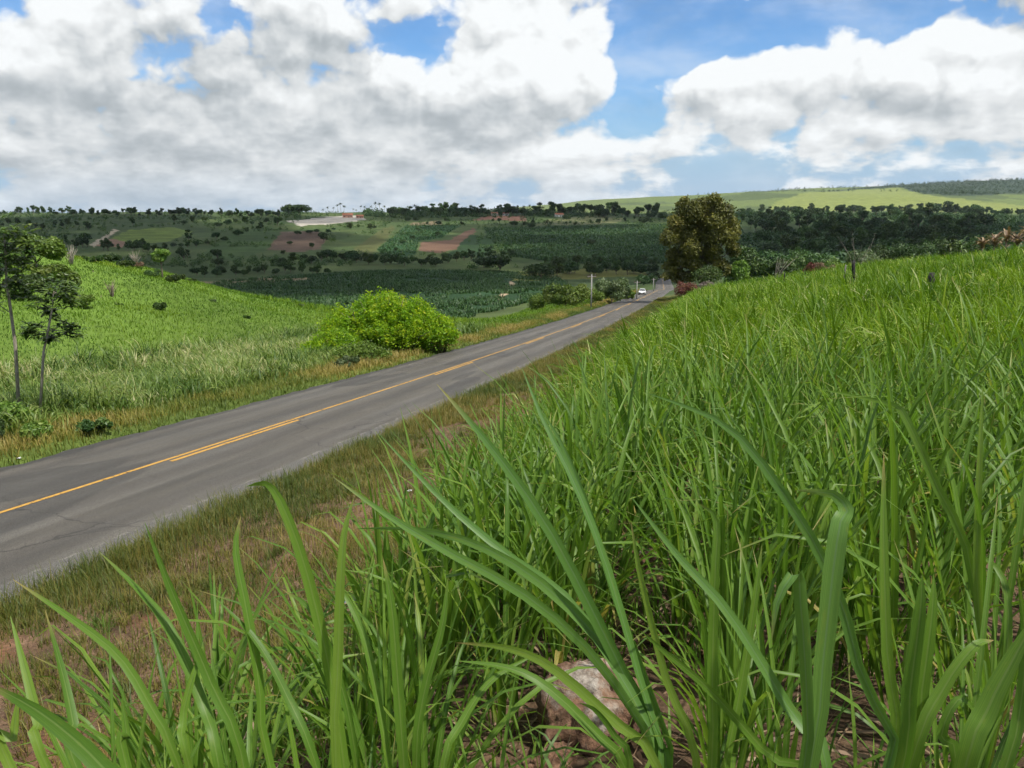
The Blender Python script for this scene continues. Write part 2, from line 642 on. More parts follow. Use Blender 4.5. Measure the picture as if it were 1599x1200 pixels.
M['leaf_grey'] = leaf_mat('pale_bush_leaf', [(0, (.05, .09, .03)), (.6, (.10, .15, .05)), (1, (.2, .24, .12))], .28, .1, .02)
M['leaf_red'] = leaf_mat('reddish_leaf', [(0, (.07, .035, .028)), (.5, (.16, .05, .045)), (1, (.20, .13, .06))], .25, .05)
M['leaf_brown'] = leaf_mat('withered_leaf', [(0, (.10, .065, .04)), (.5, (.20, .13, .08)), (1, (.32, .24, .15))], .2, .05)
M['twig'] = leaf_mat('dry_twig', [(0, (.11, .085, .07)), (1, (.24, .20, .17))], .05, .04)
M['sapling'] = leaf_mat('sapling_leaf', [(0, (.045, .095, .020)), (.6, (.09, .155, .028)), (1, (.16, .21, .05))], .35, .08)
M['palm'] = leaf_mat('palm_frond', [(0, (.022, .045, .016)), (1, (.06, .09, .03))], .2, .1, .02)
M['bark'] = solid_mat('bark', (.11, .08, .06), (.24, .19, .15), 6, .9, .6, 0, (3, 3, .6))
M['bark_pale'] = solid_mat('pale_bark', (.20, .17, .13), (.36, .32, .26), 6, .9, .5, 0, (3, 3, .6))
M['charred'] = solid_mat('charred_wood', (.012, .011, .010), (.05, .045, .04), 12, .9, .8, 0, (2, 2, .7))
M['grey_wood'] = solid_mat('grey_wood', (.10, .09, .08), (.24, .22, .20), 14, .9, .6, 0, (3, 3, .5))
M['concrete'] = solid_mat('pole_concrete', (.20, .19, .175), (.32, .31, .29), 5, .8, .2)
M['steel'] = solid_mat('galvanised_steel', (.25, .26, .27), (.4, .41, .42), 20, .45, .05, .8)
M['ceramic'] = solid_mat('brown_ceramic', (.08, .04, .03), (.12, .07, .05), 20, .25, 0, 0, (1, 1, 1), .5)
M['car_paint'] = solid_mat('white_car_paint', (.76, .77, .77), (.82, .82, .81), 3, .22, 0, 0, (1, 1, 1), .6)
M['car_glass'] = solid_mat('car_glass', (.02, .025, .028), (.03, .035, .04), 3, .06, 0, 0, (1, 1, 1), .6)
M['rubber'] = solid_mat('black_rubber', (.012, .012, .012), (.03, .03, .03), 30, .8, .1)
M['black_plastic'] = solid_mat('black_plastic', (.015, .015, .016), (.03, .03, .03), 30, .5, .05)
M['lamp_glass'] = solid_mat('headlight_glass', (.6, .62, .64), (.75, .76, .78), 10, .1, 0, .3)
M['plate'] = solid_mat('number_plate', (.5, .5, .5), (.6, .6, .6), 10, .4, 0)
M['wall_white'] = solid_mat('lime_washed_wall', (.6, .58, .54), (.74, .72, .68), 1.5, .9, .1)
M['wall_pink'] = solid_mat('rendered_wall', (.42, .25, .19), (.50, .31, .24), 1.5, .9, .1)
M['roof_tile'] = solid_mat('clay_roof_tiles', (.26, .10, .06), (.38, .17, .10), 6, .85, .5, 0, (1, 6, 1))
M['door_wood'] = solid_mat('door_wood', (.08, .05, .03), (.12, .08, .05), 6, .7, .1)
M['window_dark'] = solid_mat('window_glass', (.02, .025, .03), (.04, .045, .05), 3, .1, 0)
M['paper'] = solid_mat('litter_paper', (.55, .56, .56), (.75, .75, .73), 30, .7, .2)
M['blue_plastic'] = solid_mat('litter_plastic', (.25, .36, .5), (.6, .66, .7), 14, .4, .1)


def ground_material():
    m, t, o = mat_new('ground_cover')
    col = t.attr('cover').outputs['Color']
    dirt = t.attr('dirt').outputs['Fac']
    cane_soil = t.attr('cane_soil').outputs['Fac']
    geo = t.node('ShaderNodeNewGeometry')
    pos = geo.outputs['Position']
    n1 = t.noise(pos, 0.045, 8, .62)
    n2 = t.noise(pos, 1.6, 8, .62)
    n3 = t.noise(pos, 22.0, 5, .6)
    f = t.m('ADD', t.m('MULTIPLY', n1, .7), t.m('ADD', t.m('MULTIPLY', n2, .7), t.m('MULTIPLY', n3, .25)))
    f = t.step(f, .45, 1.2, .5, 1.5)
    c2 = t.vm('SCALE', col)
    t.put(c2.inputs['Scale'], f)
    # bare soil: rusty clods, pale pebbles, dark straw
    soil = t.ramp(n2, [(.28, (.060, .038, .024)), (.47, (.125, .078, .046)), (.58, (.180, .113, .068)), (.72, (.26, .18, .115))])
    rust = t.step(t.noise(pos, .35, 4, .6), .55, .70)
    soil = t.mix(t.m('MULTIPLY', rust, .45), soil, (.25, .10, .045))
    vo = t.node('ShaderNodeTexVoronoi')
    vo.inputs['Scale'].default_value = 26
    t.put(vo.inputs['Vector'], pos)
    peb = t.m('MULTIPLY', t.step(vo.outputs['Distance'], .12, .26, 1.0, 0.0), t.step(t.noise(pos, 3.0, 3, .5), .5, .62))
    soil = t.mix(t.m('MULTIPLY', peb, .8), soil, (.40, .31, .23))
    straw = t.step(t.noise(t.vm('MULTIPLY', pos, (1, 5, 1)).outputs[0], 9, 4, .7), .58, .68)
    soil = t.mix(t.m('MULTIPLY', straw, .5), soil, (.09, .075, .04))
    soil = t.mix(t.step(n3, .38, .60, .6, 0.0), soil, (.05, .03, .02))
    soil = t.mix(t.step(t.noise(pos, 60, 4, .7), .55, .72, 0, .7), soil, (.33, .23, .16))
    soil = t.mix(t.m('MULTIPLY', cane_soil, t.step(n2, .35, .6, .75, .2)), soil, (.05, .035, .022))  # soil under the cane mixed towards dark brown
    p = t.node('ShaderNodeBsdfPrincipled')
    t.put(p.inputs['Base Color'], t.mix(dirt, c2.outputs[0], soil))
    p.inputs['Roughness'].default_value = .95
    p.inputs['Specular IOR Level'].default_value = .1
    b = t.node('ShaderNodeBump')
    b.inputs['Strength'].default_value = .8
    b.inputs['Distance'].default_value = .035
    hgt = t.m('ADD', t.m('MULTIPLY', n2, .7), t.m('ADD', t.m('MULTIPLY', n3, .6), t.m('MULTIPLY', peb, .5)))
    t.put(b.inputs['Height'], t.m('MULTIPLY', hgt, dirt))
    t.l.new(b.outputs[0], p.inputs['Normal'])
    t.l.new(p.outputs[0], o.inputs[0])
    return m


# field parcels, given by the photo outline of the plot (seen on the ground they lie on)
PARCELS = [
    # (polygon, colour, Ymin, Ymax, bare)
    ([(300, 452), (345, 440), (560, 425), (640, 420), (760, 422), (860, 432), (900, 455), (700, 500), (560, 500), (420, 500), (330, 470)], (.020, .048, .018), 120, 470, 0),
    ([(300, 446), (310, 440), (480, 431), (485, 436), (330, 450)], (.19, .15, .085), 200, 480, 0),
    ([(770, 470), (800, 440), (805, 444), (780, 474)], (.34, .26, .17), 120, 460, 0),
    ([(445, 346), (500, 340), (560, 336), (572, 344), (520, 350), (470, 353)], (.36, .33, .28), 600, 1500, 0),
    ([(418, 390), (440, 362), (500, 362), (512, 372), (500, 390), (455, 394)], (.115, .078, .054), 450, 1200, 0),
    ([(652, 392), (660, 378), (702, 375), (738, 356), (745, 362), (712, 388), (690, 396)], (.125, .075, .050), 450, 1200, 0),
    ([(735, 344), (760, 337), (820, 337), (822, 345)], (.20, .105, .07), 600, 1500, 0),
    ([(640, 348), (690, 346), (690, 351), (640, 354)], (.15, .12, .07), 600, 1500, 0),
    ([(838, 352), (860, 342), (930, 336), (975, 340), (965, 348), (900, 352)], (.115, .125, .055), 500, 1500, 0),
    ([(755, 356), (860, 354), (1040, 350), (1045, 412), (880, 412), (790, 400), (770, 380)], (.017, .036, .017), 430, 1400, 0),
    ([(590, 390), (635, 352), (720, 352), (690, 372), (655, 376), (648, 398), (600, 405)], (.022, .058, .020), 450, 1400, 0),
    ([(700, 398), (735, 366), (772, 372), (768, 400)], (.024, .050, .018), 450, 1400, 0),
    ([(540, 400), (590, 362), (610, 352), (618, 356), (588, 392), (560, 408)], (.075, .085, .030), 450, 1400, 0),
    ([(160, 378), (200, 360), (270, 355), (300, 362), (260, 378), (200, 384)], (.12, .165, .035), 450, 1300, 0),  # meadow coloured lighter, sunlight painted into its cover
    ([(150, 384), (175, 372), (200, 380), (190, 388)], (.20, .12, .08), 450, 1300, 0),
    ([(140, 382), (180, 358), (185, 360), (147, 386)], (.34, .28, .2), 450, 1300, 0),
    ([(310, 400), (360, 365), (420, 352), (440, 360), (415, 392), (360, 408)], (.050, .085, .026), 450, 1300, 0),
    ([(800, 440), (812, 424), (1000, 418), (1012, 430), (900, 436)], (.12, .125, .03), 300, 620, 0),
]
# far sunlit hills
FARPAR = [
    ([(1205, 320), (1250, 302), (1400, 294), (1440, 304), (1599, 322), (1620, 330), (1200, 330)], (.175, .205, .055)),
    ([(1280, 300), (1400, 288), (1620, 270), (1620, 302), (1500, 306), (1440, 303), (1405, 293), (1330, 297)], (.035, .055, .030)),
]


def build_ground():
    ang = np.concatenate([np.linspace(-180, -44, 60)[:-1], np.linspace(-44, 44, 1000), np.linspace(44, 180, 60)[1:-1]])
    ang = np.radians(ang)
    r = np.concatenate([[0.0], np.geomspace(.45, 26, 330), np.geomspace(26, 260, 260)[1:], np.geomspace(260, 1500, 230)[1:], np.geomspace(1500, 7000, 90)[1:]])
    A, R = np.meshgrid(ang, r)
    X, Y = R * np.sin(A), R * np.cos(A)
    Z = H(X, Y)
    n, mcount = X.shape
    V = np.stack([X, Y, Z], -1).reshape(-1, 3)
    idx = np.arange(n * mcount).reshape(n, mcount)
    nxt = np.roll(idx, -1, axis=1)
    Q = np.stack([idx[:-1], idx[1:], nxt[1:], nxt[:-1]], -1).reshape(-1, 4)[:, ::-1]
    x, y = V[:, 0], V[:, 1]
    d = dlat(x, np.clip(y, -60, 690))
    px, py = proj(V)
    px = np.nan_to_num(px, nan=-9999)
    py = np.nan_to_num(py, nan=9999)
    col = np.zeros((len(V), 3))
    dirt = np.zeros(len(V))

    def put(mask, c, amt=1.0):
        w = (np.asarray(mask, float) * amt)[:, None]
        col[:] = col * (1 - w) + np.array(c)[None] * w
    nz = fbm(x / 35, y / 35, 4, 55)
    put(np.ones(len(V)), (.050, .078, .026))
    put(sstep(.45, .65, nz), (.070, .095, .032), .8)
    put((y > 1900) & (x > 0), (.115, .150, .045))
    put((y > 1900) & (x <= 0), (.05, .07, .035))
    put((y > 1900) & (fbm(x / 240, y / 500, 3, 66) > .57), (.06, .085, .035), .7)
    near_left = (d < 0) & (y < 200)
    put(near_left * sstep(190, 140, y), (.10, .165, .026))
    put(near_left * sstep(30, 8, -d), (.085, .12, .026))
    near_right = (d > 0) & (y < 175)
    put(near_right, (.055, .085, .022))
    for k, (poly, c, y0, y1, bare) in enumerate(PARCELS):
        jx, jy = (fbm(x / 14, y / 14, 3, 80) - .5) * 9, (fbm(x / 14, y / 14, 3, 90) - .5) * 4
        mk = inpoly(px + jx, py + jy, poly) & (y > y0) & (y < y1) & ~((np.abs(d) < 11) & (y < 420))
        put(mk, c)
    for poly, c in FARPAR:
        jx, jy = (fbm(x / 90, y / 90, 3, 80) - .5) * 14, (fbm(x / 90, y / 90, 3, 90) - .5) * 4
        put(inpoly(px + jx, py + jy, poly) & (y > 1700), c)
    # bare soil of the right verge and under the cane
    e = d + (fbm(x * .5, y * .5, 3, 41) - .5) * 1.6
    dirt = np.maximum(dirt, sstep(4.6, 5.6, e) * sstep(150, 60, y) * (y < 190) * (d > 0))
    dirt = np.where((d > 16) & (y > 26), dirt * sstep(55, 26, y), dirt)
    green = sstep(.50, .66, fbm(x * .55 + 9, y * .55, 4, 12)) * (d < 12.5)
    dirt = dirt * (1 - .75 * green)
    put((d > 3.8) & (d < 12.5) & (y < 190), (.095, .098, .030))
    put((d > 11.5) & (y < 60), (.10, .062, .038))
    col4 = np.concatenate([col, np.ones((len(V), 1))], 1)
    me = mesh_np('ground', V, Q, {'cover': col4, 'dirt': dirt, 'cane_soil': sstep(11.5, 13.0, d) * (y < 60)}, mats=[ground_material()])
    tag(link('ground', me), kind='structure')
    return float(V[:, 2].min()), float(V[:, 2].max())


GZ0, GZ1 = build_ground()
print('ground z', GZ0, GZ1)


# ---------------------------------------------------------------- road
def asphalt_material():
    m, t, o = mat_new('asphalt')
    uvn = t.node('ShaderNodeUVMap', uv_map='UVMap')
    sp = t.node('ShaderNodeSeparateXYZ')
    t.l.new(uvn.outputs[0], sp.inputs[0])
    d, s = sp.outputs[0], sp.outputs[1]
    geo = t.node('ShaderNodeNewGeometry')
    pos = geo.outputs['Position']
    grain = t.noise(pos, 55, 4, .75)
    mott = t.noise(t.comb(d, t.m('MULTIPLY', s, .12)), 1.5, 7, .65)
    big = t.noise(t.comb(t.m('MULTIPLY', d, .9), t.m('MULTIPLY', s, .05)), 1.0, 5, .6)
    col = t.ramp(mott, [(.3, (.060, .055, .047)), (.55, (.086, .078, .066)), (.75, (.115, .104, .088))])
    col = t.mix(t.step(big, .42, .62, 0, .6), col, (.12, .112, .098))
    wob = t.m('MULTIPLY', t.m('SUBTRACT', t.noise(t.comb(0.0, t.m('MULTIPLY', s, .25)), 1.0, 3), .5), .35)
    dw = t.m('ADD', d, wob)
    for c0, wd in ((-2.55, .34), (-1.0, .34), (.85, .34), (2.35, .34)):      # polished wheel tracks
        q = t.step(t.m('ABSOLUTE', t.m('SUBTRACT', dw, c0)), 0.05, wd * 1.5, .5, 0.0)
        col = t.mix(q, col, (.054, .050, .045))
    # coarse pale shoulder beyond the lane edge, a ragged seam between them
    jag = t.m('MULTIPLY', t.m('SUBTRACT', t.noise(t.comb(d, s), 1.8, 5, .7), .5), .4)
    dj = t.m('ADD', d, jag)
    sh = t.step(dj, 3.02, 3.16, 0.0, 1.0)
    col = t.mix(t.m('MULTIPLY', sh, .75), col, t.ramp(grain, [(.35, (.055, .053, .05)), (.6, (.12, .115, .105)), (.75, (.24, .225, .20))]))
    seam = t.step(t.m('ABSOLUTE', t.m('SUBTRACT', dj, 3.1)), .015, .06, .38, 0.0)
    col = t.mix(t.m('MULTIPLY', seam, t.step(t.noise(t.comb(d, s), 2.5, 4, .6), .42, .62)), col, (.26, .24, .21))
    edge = t.step(dj, -3.25, -3.05, .7, 0.0)
    col = t.mix(edge, col, (.035, .034, .031))
    col = t.mix(t.m('MULTIPLY', t.step(dj, 3.6, 4.0), .6), col, (.12, .092, .068))
    patch = t.step(t.noise(t.comb(t.m('MULTIPLY', d, .45), t.m('MULTIPLY', s, .09), 5.0), 1.0, 2, .4), .60, .62, 0.0, .55)
    col = t.mix(patch, col, (.045, .043, .040))
    # cracks and tar
    vo = t.node('ShaderNodeTexVoronoi', feature='DISTANCE_TO_EDGE')
    vo.inputs['Scale'].default_value = .33
    t.put(vo.inputs['Vector'], t.vm('ADD', pos, t.vm('SCALE', t.comb(t.noise(pos, 1.3, 4), t.noise(pos, 1.7, 4))).outputs[0]).outputs[0])
    crack = t.m('MULTIPLY', t.step(vo.outputs['Distance'], .004, .014, 1.0, 0.0), t.step(t.noise(pos, .14, 3), .50, .60))
    col = t.mix(t.m('MULTIPLY', crack, .6), col, (.025, .024, .023))
    f = t.step(grain, .28, .72, .44, 1.62)
    cs = t.vm('SCALE', col)
    t.put(cs.inputs['Scale'], f)
    p = t.node('ShaderNodeBsdfPrincipled')
    t.put(p.inputs['Base Color'], cs.outputs[0])
    t.put(p.inputs['Roughness'], t.step(mott, .3, .7, .62, .85))
    p.inputs['Specular IOR Level'].default_value = .2
    b = t.node('ShaderNodeBump')
    b.inputs['Strength'].default_value = .5
    b.inputs['Distance'].default_value = .006
    t.put(b.inputs['Height'], grain)
    t.l.new(b.outputs[0], p.inputs['Normal'])
    t.l.new(p.outputs[0], o.inputs[0])
    return m


def paint_material():
    m, t, o = mat_new('worn_yellow_paint')
    geo = t.node('ShaderNodeNewGeometry')
    pos = geo.outputs['Position']
    n = t.noise(pos, 9, 7, .72)
    n2 = t.noise(pos, .8, 3, .6)
    p = t.node('ShaderNodeBsdfPrincipled')
    t.put(p.inputs['Base Color'], t.mix(t.step(n, .4, .7), (.46, .25, .035), (.34, .19, .04)))
    p.inputs['Roughness'].default_value = .75
    tr = t.node('ShaderNodeBsdfTransparent')
    ms = t.node('ShaderNodeMixShader')
    t.put(ms.inputs[0], t.step(t.m('ADD', n, t.m('MULTIPLY', t.m('SUBTRACT', n2, .5), .5)), .54, .68, 0.0, .9))
    t.l.new(p.outputs[0], ms.inputs[1])
    t.l.new(tr.outputs[0], ms.inputs[2])
    t.l.new(ms.outputs[0], o.inputs[0])
    return m


def strip(name, mat, d0, d1, y0, y1, lift, step=.5, ragged=0.0, nd=2, kind='structure'):
    ys = np.concatenate([np.arange(y0, min(y1, 120), step), np.arange(max(y0, 120), y1, 2.0)]) if y1 > 120 else np.linspace(y0, y1, max(2, int((y1 - y0) / step)))
    t = np.interp(ys, _g, _rt)
    nx, ny = 1 / np.sqrt(1 + t * t), -t / np.sqrt(1 + t * t)
    V, UV = [], []
    ds = np.linspace(0, 1, nd)
    for k, q in enumerate(ds):
        dd = np.full(len(ys), d0 + (d1 - d0) * q)
        if ragged and k in (0, nd - 1):
            dd = dd + (fbm(ys * 1.3, np.full(len(ys), k * 9.0), 4, 3) - .5) * ragged
        crown = -.018 * np.abs(dd)
        V.append(np.stack([xr(ys) + nx * dd, ys + ny * dd, zr(ys) + lift + crown], 1))
        UV.append(np.stack([dd, ys], 1))
    V = np.stack(V, 1).reshape(-1, 3)
    UV = np.stack(UV, 1).reshape(-1, 2)
    n = len(ys)
    i = np.arange(n - 1)[:, None] * nd + np.arange(nd - 1)[None]
    i = i.ravel()
    Q = np.stack([i, i + 1, i + nd + 1, i + nd], 1)
    return V, Q, UV


V, Q, UV = strip('road', None, -WL, WR, -40, 520, 0.0, .25, .5, 12)
tag(link('road', mesh_np('road', V, Q, uv=UV, mats=[asphalt_material()])), kind='structure')
PAINT = paint_material()
V, Q, UV = strip('line', None, -.16, -.04, -40, 500, .006)
tag(link('centre_line', mesh_np('centre_line', V, Q, uv=UV, mats=[PAINT])), kind='structure')
VV, QQ, o = [], [], 0
for k in range(-2, 16):
    V, Q, UV = strip('dash', None, .07, .19, 20.5 + 20 * k, 27 + 20 * k, .006)
    VV.append(V)
    QQ.append(Q + o)
    o += len(V)
tag(link('broken_line', mesh_np('broken_line', np.concatenate(VV), np.concatenate(QQ), mats=[PAINT])), kind='structure')


# ---------------------------------------------------------------- blades of grass
def blades(B, L, Wd, az, t0, bend, pw, segs=3, twist=None, rnd=None, fold=False, prof='lance'):
    """ribbons rising from B that lean towards az and bend over: returns vertices, quads, uv, rnd"""
    n = len(B)
    s = np.linspace(0, 1, segs + 1)
    tilt = t0[:, None] + bend[:, None] * (s[None] ** pw[:, None])
    mid = .5 * (tilt[:, 1:] + tilt[:, :-1])
    st = (L / segs)[:, None]
    hz = np.concatenate([np.zeros((n, 1)), np.cumsum(np.sin(mid) * st, 1)], 1)
    vt = np.concatenate([np.zeros((n, 1)), np.cumsum(np.cos(mid) * st, 1)], 1)
    ca, sa = np.cos(az)[:, None], np.sin(az)[:, None]
    P = np.stack([B[:, 0:1] + hz * ca, B[:, 1:2] + hz * sa, B[:, 2:3] + vt], -1)
    if prof == 'lance':
        w = np.interp(s, [0, .12, .4, .75, .92, 1], [.45, .8, 1, .78, .35, .02])
    else:
        w = np.interp(s, [0, .5, 1], [1, .8, .05])
    w = Wd[:, None] * w[None] * .5
    tw = np.zeros((n, 1)) if twist is None else twist[:, None] * s[None]
    # side vector, rotated about the blade by the twist
    side = np.stack([-sa + 0 * tw, ca + 0 * tw, 0 * tw + 0 * sa], -1)
    T = np.stack([np.sin(tilt) * ca, np.sin(tilt) * sa, np.cos(tilt)], -1)
    Nn = np.cross(T, np.broadcast_to(side, T.shape))
    sv = np.broadcast_to(side, T.shape) * np.cos(tw)[..., None] + Nn * np.sin(tw)[..., None]
    nv = np.cross(sv, T)
    rnd = RNG.random(n) if rnd is None else rnd
    if fold:
        Lf, Md, Rt = P - sv * w[..., None], P - nv * (w * .34)[..., None] * np.sign(nv[..., 2:3] + 1e-6), P + sv * w[..., None]
        V = np.stack([Lf, Md, Rt], 2)
        k = 3
    else:
        V = np.stack([P - sv * w[..., None], P + sv * w[..., None]], 2)
        k = 2
    u = np.linspace(0, 1, k)
    UV = np.stack([np.broadcast_to(u[None, None], (n, segs + 1, k)), np.broadcast_to(s[None, :, None], (n, segs + 1, k))], -1)
    base = (np.arange(n) * (segs + 1) * k)[:, None, None] + (np.arange(segs) * k)[None, :, None] + np.arange(k - 1)[None, None]
    base = base.ravel()
    Q = np.stack([base, base + 1, base + k + 1, base + k], 1)
    return V.reshape(-1, 3), Q, UV.reshape(-1, 2), np.repeat(rnd, (segs + 1) * k)


def stuff(name, parts, mat, label, cat):
    Vs, Qs, Us, Rs, o = [], [], [], [], 0
    for V, Q, U, R in parts:
        Vs.append(V)
        Qs.append(Q + o)
        Us.append(U)
        Rs.append(R)
        o += len(V)
    me = mesh_np(name, np.concatenate(Vs), np.concatenate(Qs), {'rnd': np.concatenate(Rs)}, np.concatenate(Us), mats=[mat])
    return tag(link(name, me), label, cat, kind='stuff')


def from_ds(d, y):
    t = np.interp(y, _g, _rt)
    k = np.sqrt(1 + t * t)
    x = xr(y) + d / k
    yy = y - t * d / k
    return x, yy


def in_view(x, y, m=90):
    return (y > .5) & (CX + F * x / np.maximum(y, .5) > -m) & (CX + F * x / np.maximum(y, .5) < 1599 + m)


def u(a, b, n): return RNG.uniform(a, b, n)


# --- right verge: patchy short grass on red soil
def verge_right():
    n = 430000
    y = 2 + 170 * RNG.random(n) ** 2.0
    d = u(3.85, 12.6, n)
    x, yy = from_ds(d, y)
    dens = fbm(x * .55 + 9, yy * .55, 4, 12)
    edge = sstep(6.0, 4.4, d) * .34 + sstep(25, 60, y) * .25
    keep = (dens + edge + u(-.09, .09, n) > .385) | (RNG.random(n) < .14)
    keep &= in_view(x, yy)
    x, yy, d, y = x[keep], yy[keep], d[keep], y[keep]
    n = len(x)
    B = np.stack([x, yy, H(x, yy) - .01], 1)
    far = 1 + y / 30
    L = u(.07, .26, n) * (1 + .8 * sstep(6, 4.3, d)) * (1 + .3 * sstep(30, 90, y)) * (.5 + 1.1 * fbm(x * 1.3, yy * 1.3, 2, 77))
    tone = np.clip(fbm(x * .4, yy * .4, 3, 99) * 1.5 - .34 + u(-.35, .35, n), 0, 1)
    return blades(B, L, u(.005, .009, n) * far, u(0, 6.28, n), u(0, .5, n), u(.2, 1.3, n), u(1, 2, n), 2, u(-1, 1, n), tone, prof='x')


def seedheads():
    n = 12000
    y = 3 + 45 * RNG.random(n) ** 1.6
    d = 4.2 + 6.5 * RNG.random(n) ** 1.8
    x, yy = from_ds(d, y)
    k = in_view(x, yy) & (fbm(x * .55 + 9, yy * .55, 4, 12) > .40)
    x, yy, y = x[k], yy[k], y[k]
    n = len(x)
    B = np.stack([x, yy, H(x, yy)], 1)
    return blades(B, u(.2, .42, n), u(.003, .005, n) * (1 + y / 25), u(0, 6.28, n), u(0, .25, n), u(.2, .8, n), u(1.5, 3, n), 3, None, u(.62, 1, n), prof='x')


def tufts():
    n = 1500
    y = 3 + 60 * RNG.random(n) ** 1.5
    d = 4.1 + 8.2 * RNG.random(n) ** 1.3
    x, yy = from_ds(d, y)
    k = in_view(x, yy) & (fbm(x * .8 + 30, yy * .8, 3, 14) > .47)
    x, yy, y = x[k], yy[k], y[k]
    n, m = len(x), 30
    tall = np.repeat(u(.14, .42, n), m)
    bx, by = np.repeat(x, m) + RNG.normal(0, .05, n * m), np.repeat(yy, m) + RNG.normal(0, .05, n * m)
    B = np.stack([bx, by, H(bx, by)], 1)
    tone = np.clip(np.repeat(u(0, .8, n) ** 1.3, m) + u(-.15, .2, n * m), 0, 1)
    return blades(B, tall * u(.5, 1.1, n * m), u(.005, .010, n * m) * np.repeat(1 + y / 30, m), u(0, 6.28, n * m), u(.05, .7, n * m), u(.3, 1.4, n * m), u(1, 2, n * m), 3, u(-1, 1, n * m), tone, prof='x')


stuff('verge_grass', [verge_right(), seedheads(), tufts()], M['verge'], 'short patchy olive and straw grass on the red soil verge right of the road', 'grass')


# --- left verge
def verge_left():
    n = 120000
    y = 6 + 260 * RNG.random(n) ** 1.7
    d = -u(3.35, 8.2, n)
    x, yy = from_ds(d, y)
    k = in_view(x, yy, 160)
    x, yy, d, y = x[k], yy[k], d[k], y[k]
    n = len(x)
    B = np.stack([x, yy, H(x, yy) - .02], 1)
    pat = fbm(x * .35, yy * .35, 3, 62)
    L = u(.16, .42, n) * (.6 + .9 * pat) * sstep(-3.2, -4.6, d) + .05
    tone = np.clip(pat * 1.5 - .35 + .32 * sstep(-4.0, -4.6, d) * sstep(-7.2, -5.8, d) + u(-.25, .25, n), 0, 1) * (1 - .35 * sstep(-6, -8, d))
    tone = np.where(d > -4.0, tone * .25, tone)
    return blades(B, L, u(.010, .018, n) * (1 + y / 40), u(0, 6.28, n), u(0, .4, n), u(.3, 1.3, n), u(1, 2, n), 2, u(-1, 1, n), tone, prof='x')


stuff('roadside_grass', [verge_left()], M['verge_left'], 'olive and straw coloured grass strip along the left edge of the road', 'grass')


# --- tall grass band behind the left verge, thinning along the road
def tall_grass():
    n = 110000
    y = 8 + 80 * RNG.random(n) ** 1.1
    d = -u(6.6, 20, n)
    x, yy = from_ds(d, y)
    k = in_view(x, yy, 200) & (RNG.random(n) < sstep(5.5, 8, -d + (fbm(x * .2, yy * .2, 2, 5) - .5) * 3)) & (RNG.random(n) < sstep(21, 13, -d)) & (RNG.random(n) < sstep(90, 55, y))
    x, yy, d, y = x[k], yy[k], d[k], y[k]
    n = len(x)
    B = np.stack([x, yy, H(x, yy) - .03], 1)
    pat = fbm(x * .3, yy * .3, 4, 19)
    L = u(.55, 1.25, n) * (.45 + 1.1 * pat) * (.45 + .55 * sstep(6, 9.5, -d)) * (1 - .4 * sstep(45, 80, y))
    tone = np.clip(.1 + pat * .9 + u(-.4, .4, n), 0, 1)
    lean = RNG.normal(2.8, 1.3, n)
    return blades(B, L, u(.015, .030, n) * (1 + y / 45), lean, u(.0, .45, n), u(.5, 2.1, n), u(1.2, 3, n), 4, u(-1.2, 1.2, n), tone)


def weed_clumps():
    n = 420
    y = 10 + 62 * RNG.random(n)
    d = -u(6.5, 19, n)
    x, yy = from_ds(d, y)
    k = in_view(x, yy, 150)
    x, yy, y = x[k], yy[k], y[k]
    n, m = len(x), 60
    r = np.repeat(u(.2, .6, n), m)
    bx, by = np.repeat(x, m) + RNG.normal(0, 1, n * m) * r, np.repeat(yy, m) + RNG.normal(0, 1, n * m) * r
    B = np.stack([bx, by, H(bx, by) - .03], 1)
    tone = np.clip(np.repeat(u(-.2, .95, n), m) + u(-.15, .15, n * m), 0, 1)
    return blades(B, np.repeat(u(.7, 1.6, n), m) * u(.5, 1.1, n * m), u(.015, .035, n * m) * np.repeat(1 + y / 50, m), u(0, 6.28, n * m), u(0, .5, n * m), u(.4, 2.0, n * m), u(1.2, 3, n * m), 4, u(-1, 1, n * m), tone)


stuff('tall_grass', [tall_grass(), weed_clumps()], M['tall'], 'waist high light green grass swaying between the left verge and the pasture', 'grass')


# --- pasture on the left hill and the slope that runs on beside the road
def pasture():
    parts = []
    n = 190000
    y = 20 + 82 * RNG.random(n)
    x = u(-72, -4, n)
    d = dlat(x, y)
    k = in_view(x, y, 60) & (d < -13)
    x, y, d = x[k], y[k], d[k]
    n = len(x)
    pat = fbm(x * .12, y * .12, 4, 44) * .5 + fbm(x * .035, y * .05, 3, 46) * .5
    B = np.stack([x, y, H(x, y) - .03], 1)
    tone = np.clip(pat * 2.4 - .75 + u(-.25, .25, n), 0, 1)
    parts.append(blades(B, u(.16, .38, n) * (.5 + pat), u(.02, .04, n) * (1 + y / 120), u(0, 6.28, n), u(0, .5, n), u(.3, 1.4, n), u(1, 2, n), 2, None, tone, prof='x'))
    n = 60000
    y = u(75, 240, n)
    d = -u(6, 34, n)
    x, yy = from_ds(d, y)
    B = np.stack([x, yy, H(x, yy) - .03], 1)
    pat = fbm(x * .1, yy * .1, 4, 45)
    parts.append(blades(B, u(.3, .7, n) * (.5 + pat), u(.06, .12, n), u(0, 6.28, n), u(0, .5, n), u(.3, 1.4, n), u(1, 2, n), 2, None, np.clip(pat * 1.2 - .2 + u(-.25, .25, n), 0, 1), prof='x'))
    return parts


stuff('pasture_grass', pasture(), M['hill'], 'bright green pasture grass covering the hill left of the road', 'grass')

# ---------------------------------------------------------------- cane field
ROCK = hit(945, 1140)
PATCH = [(ROCK, .40), (hit(1300, 1080), .12), (hit(1010, 900), .18)]


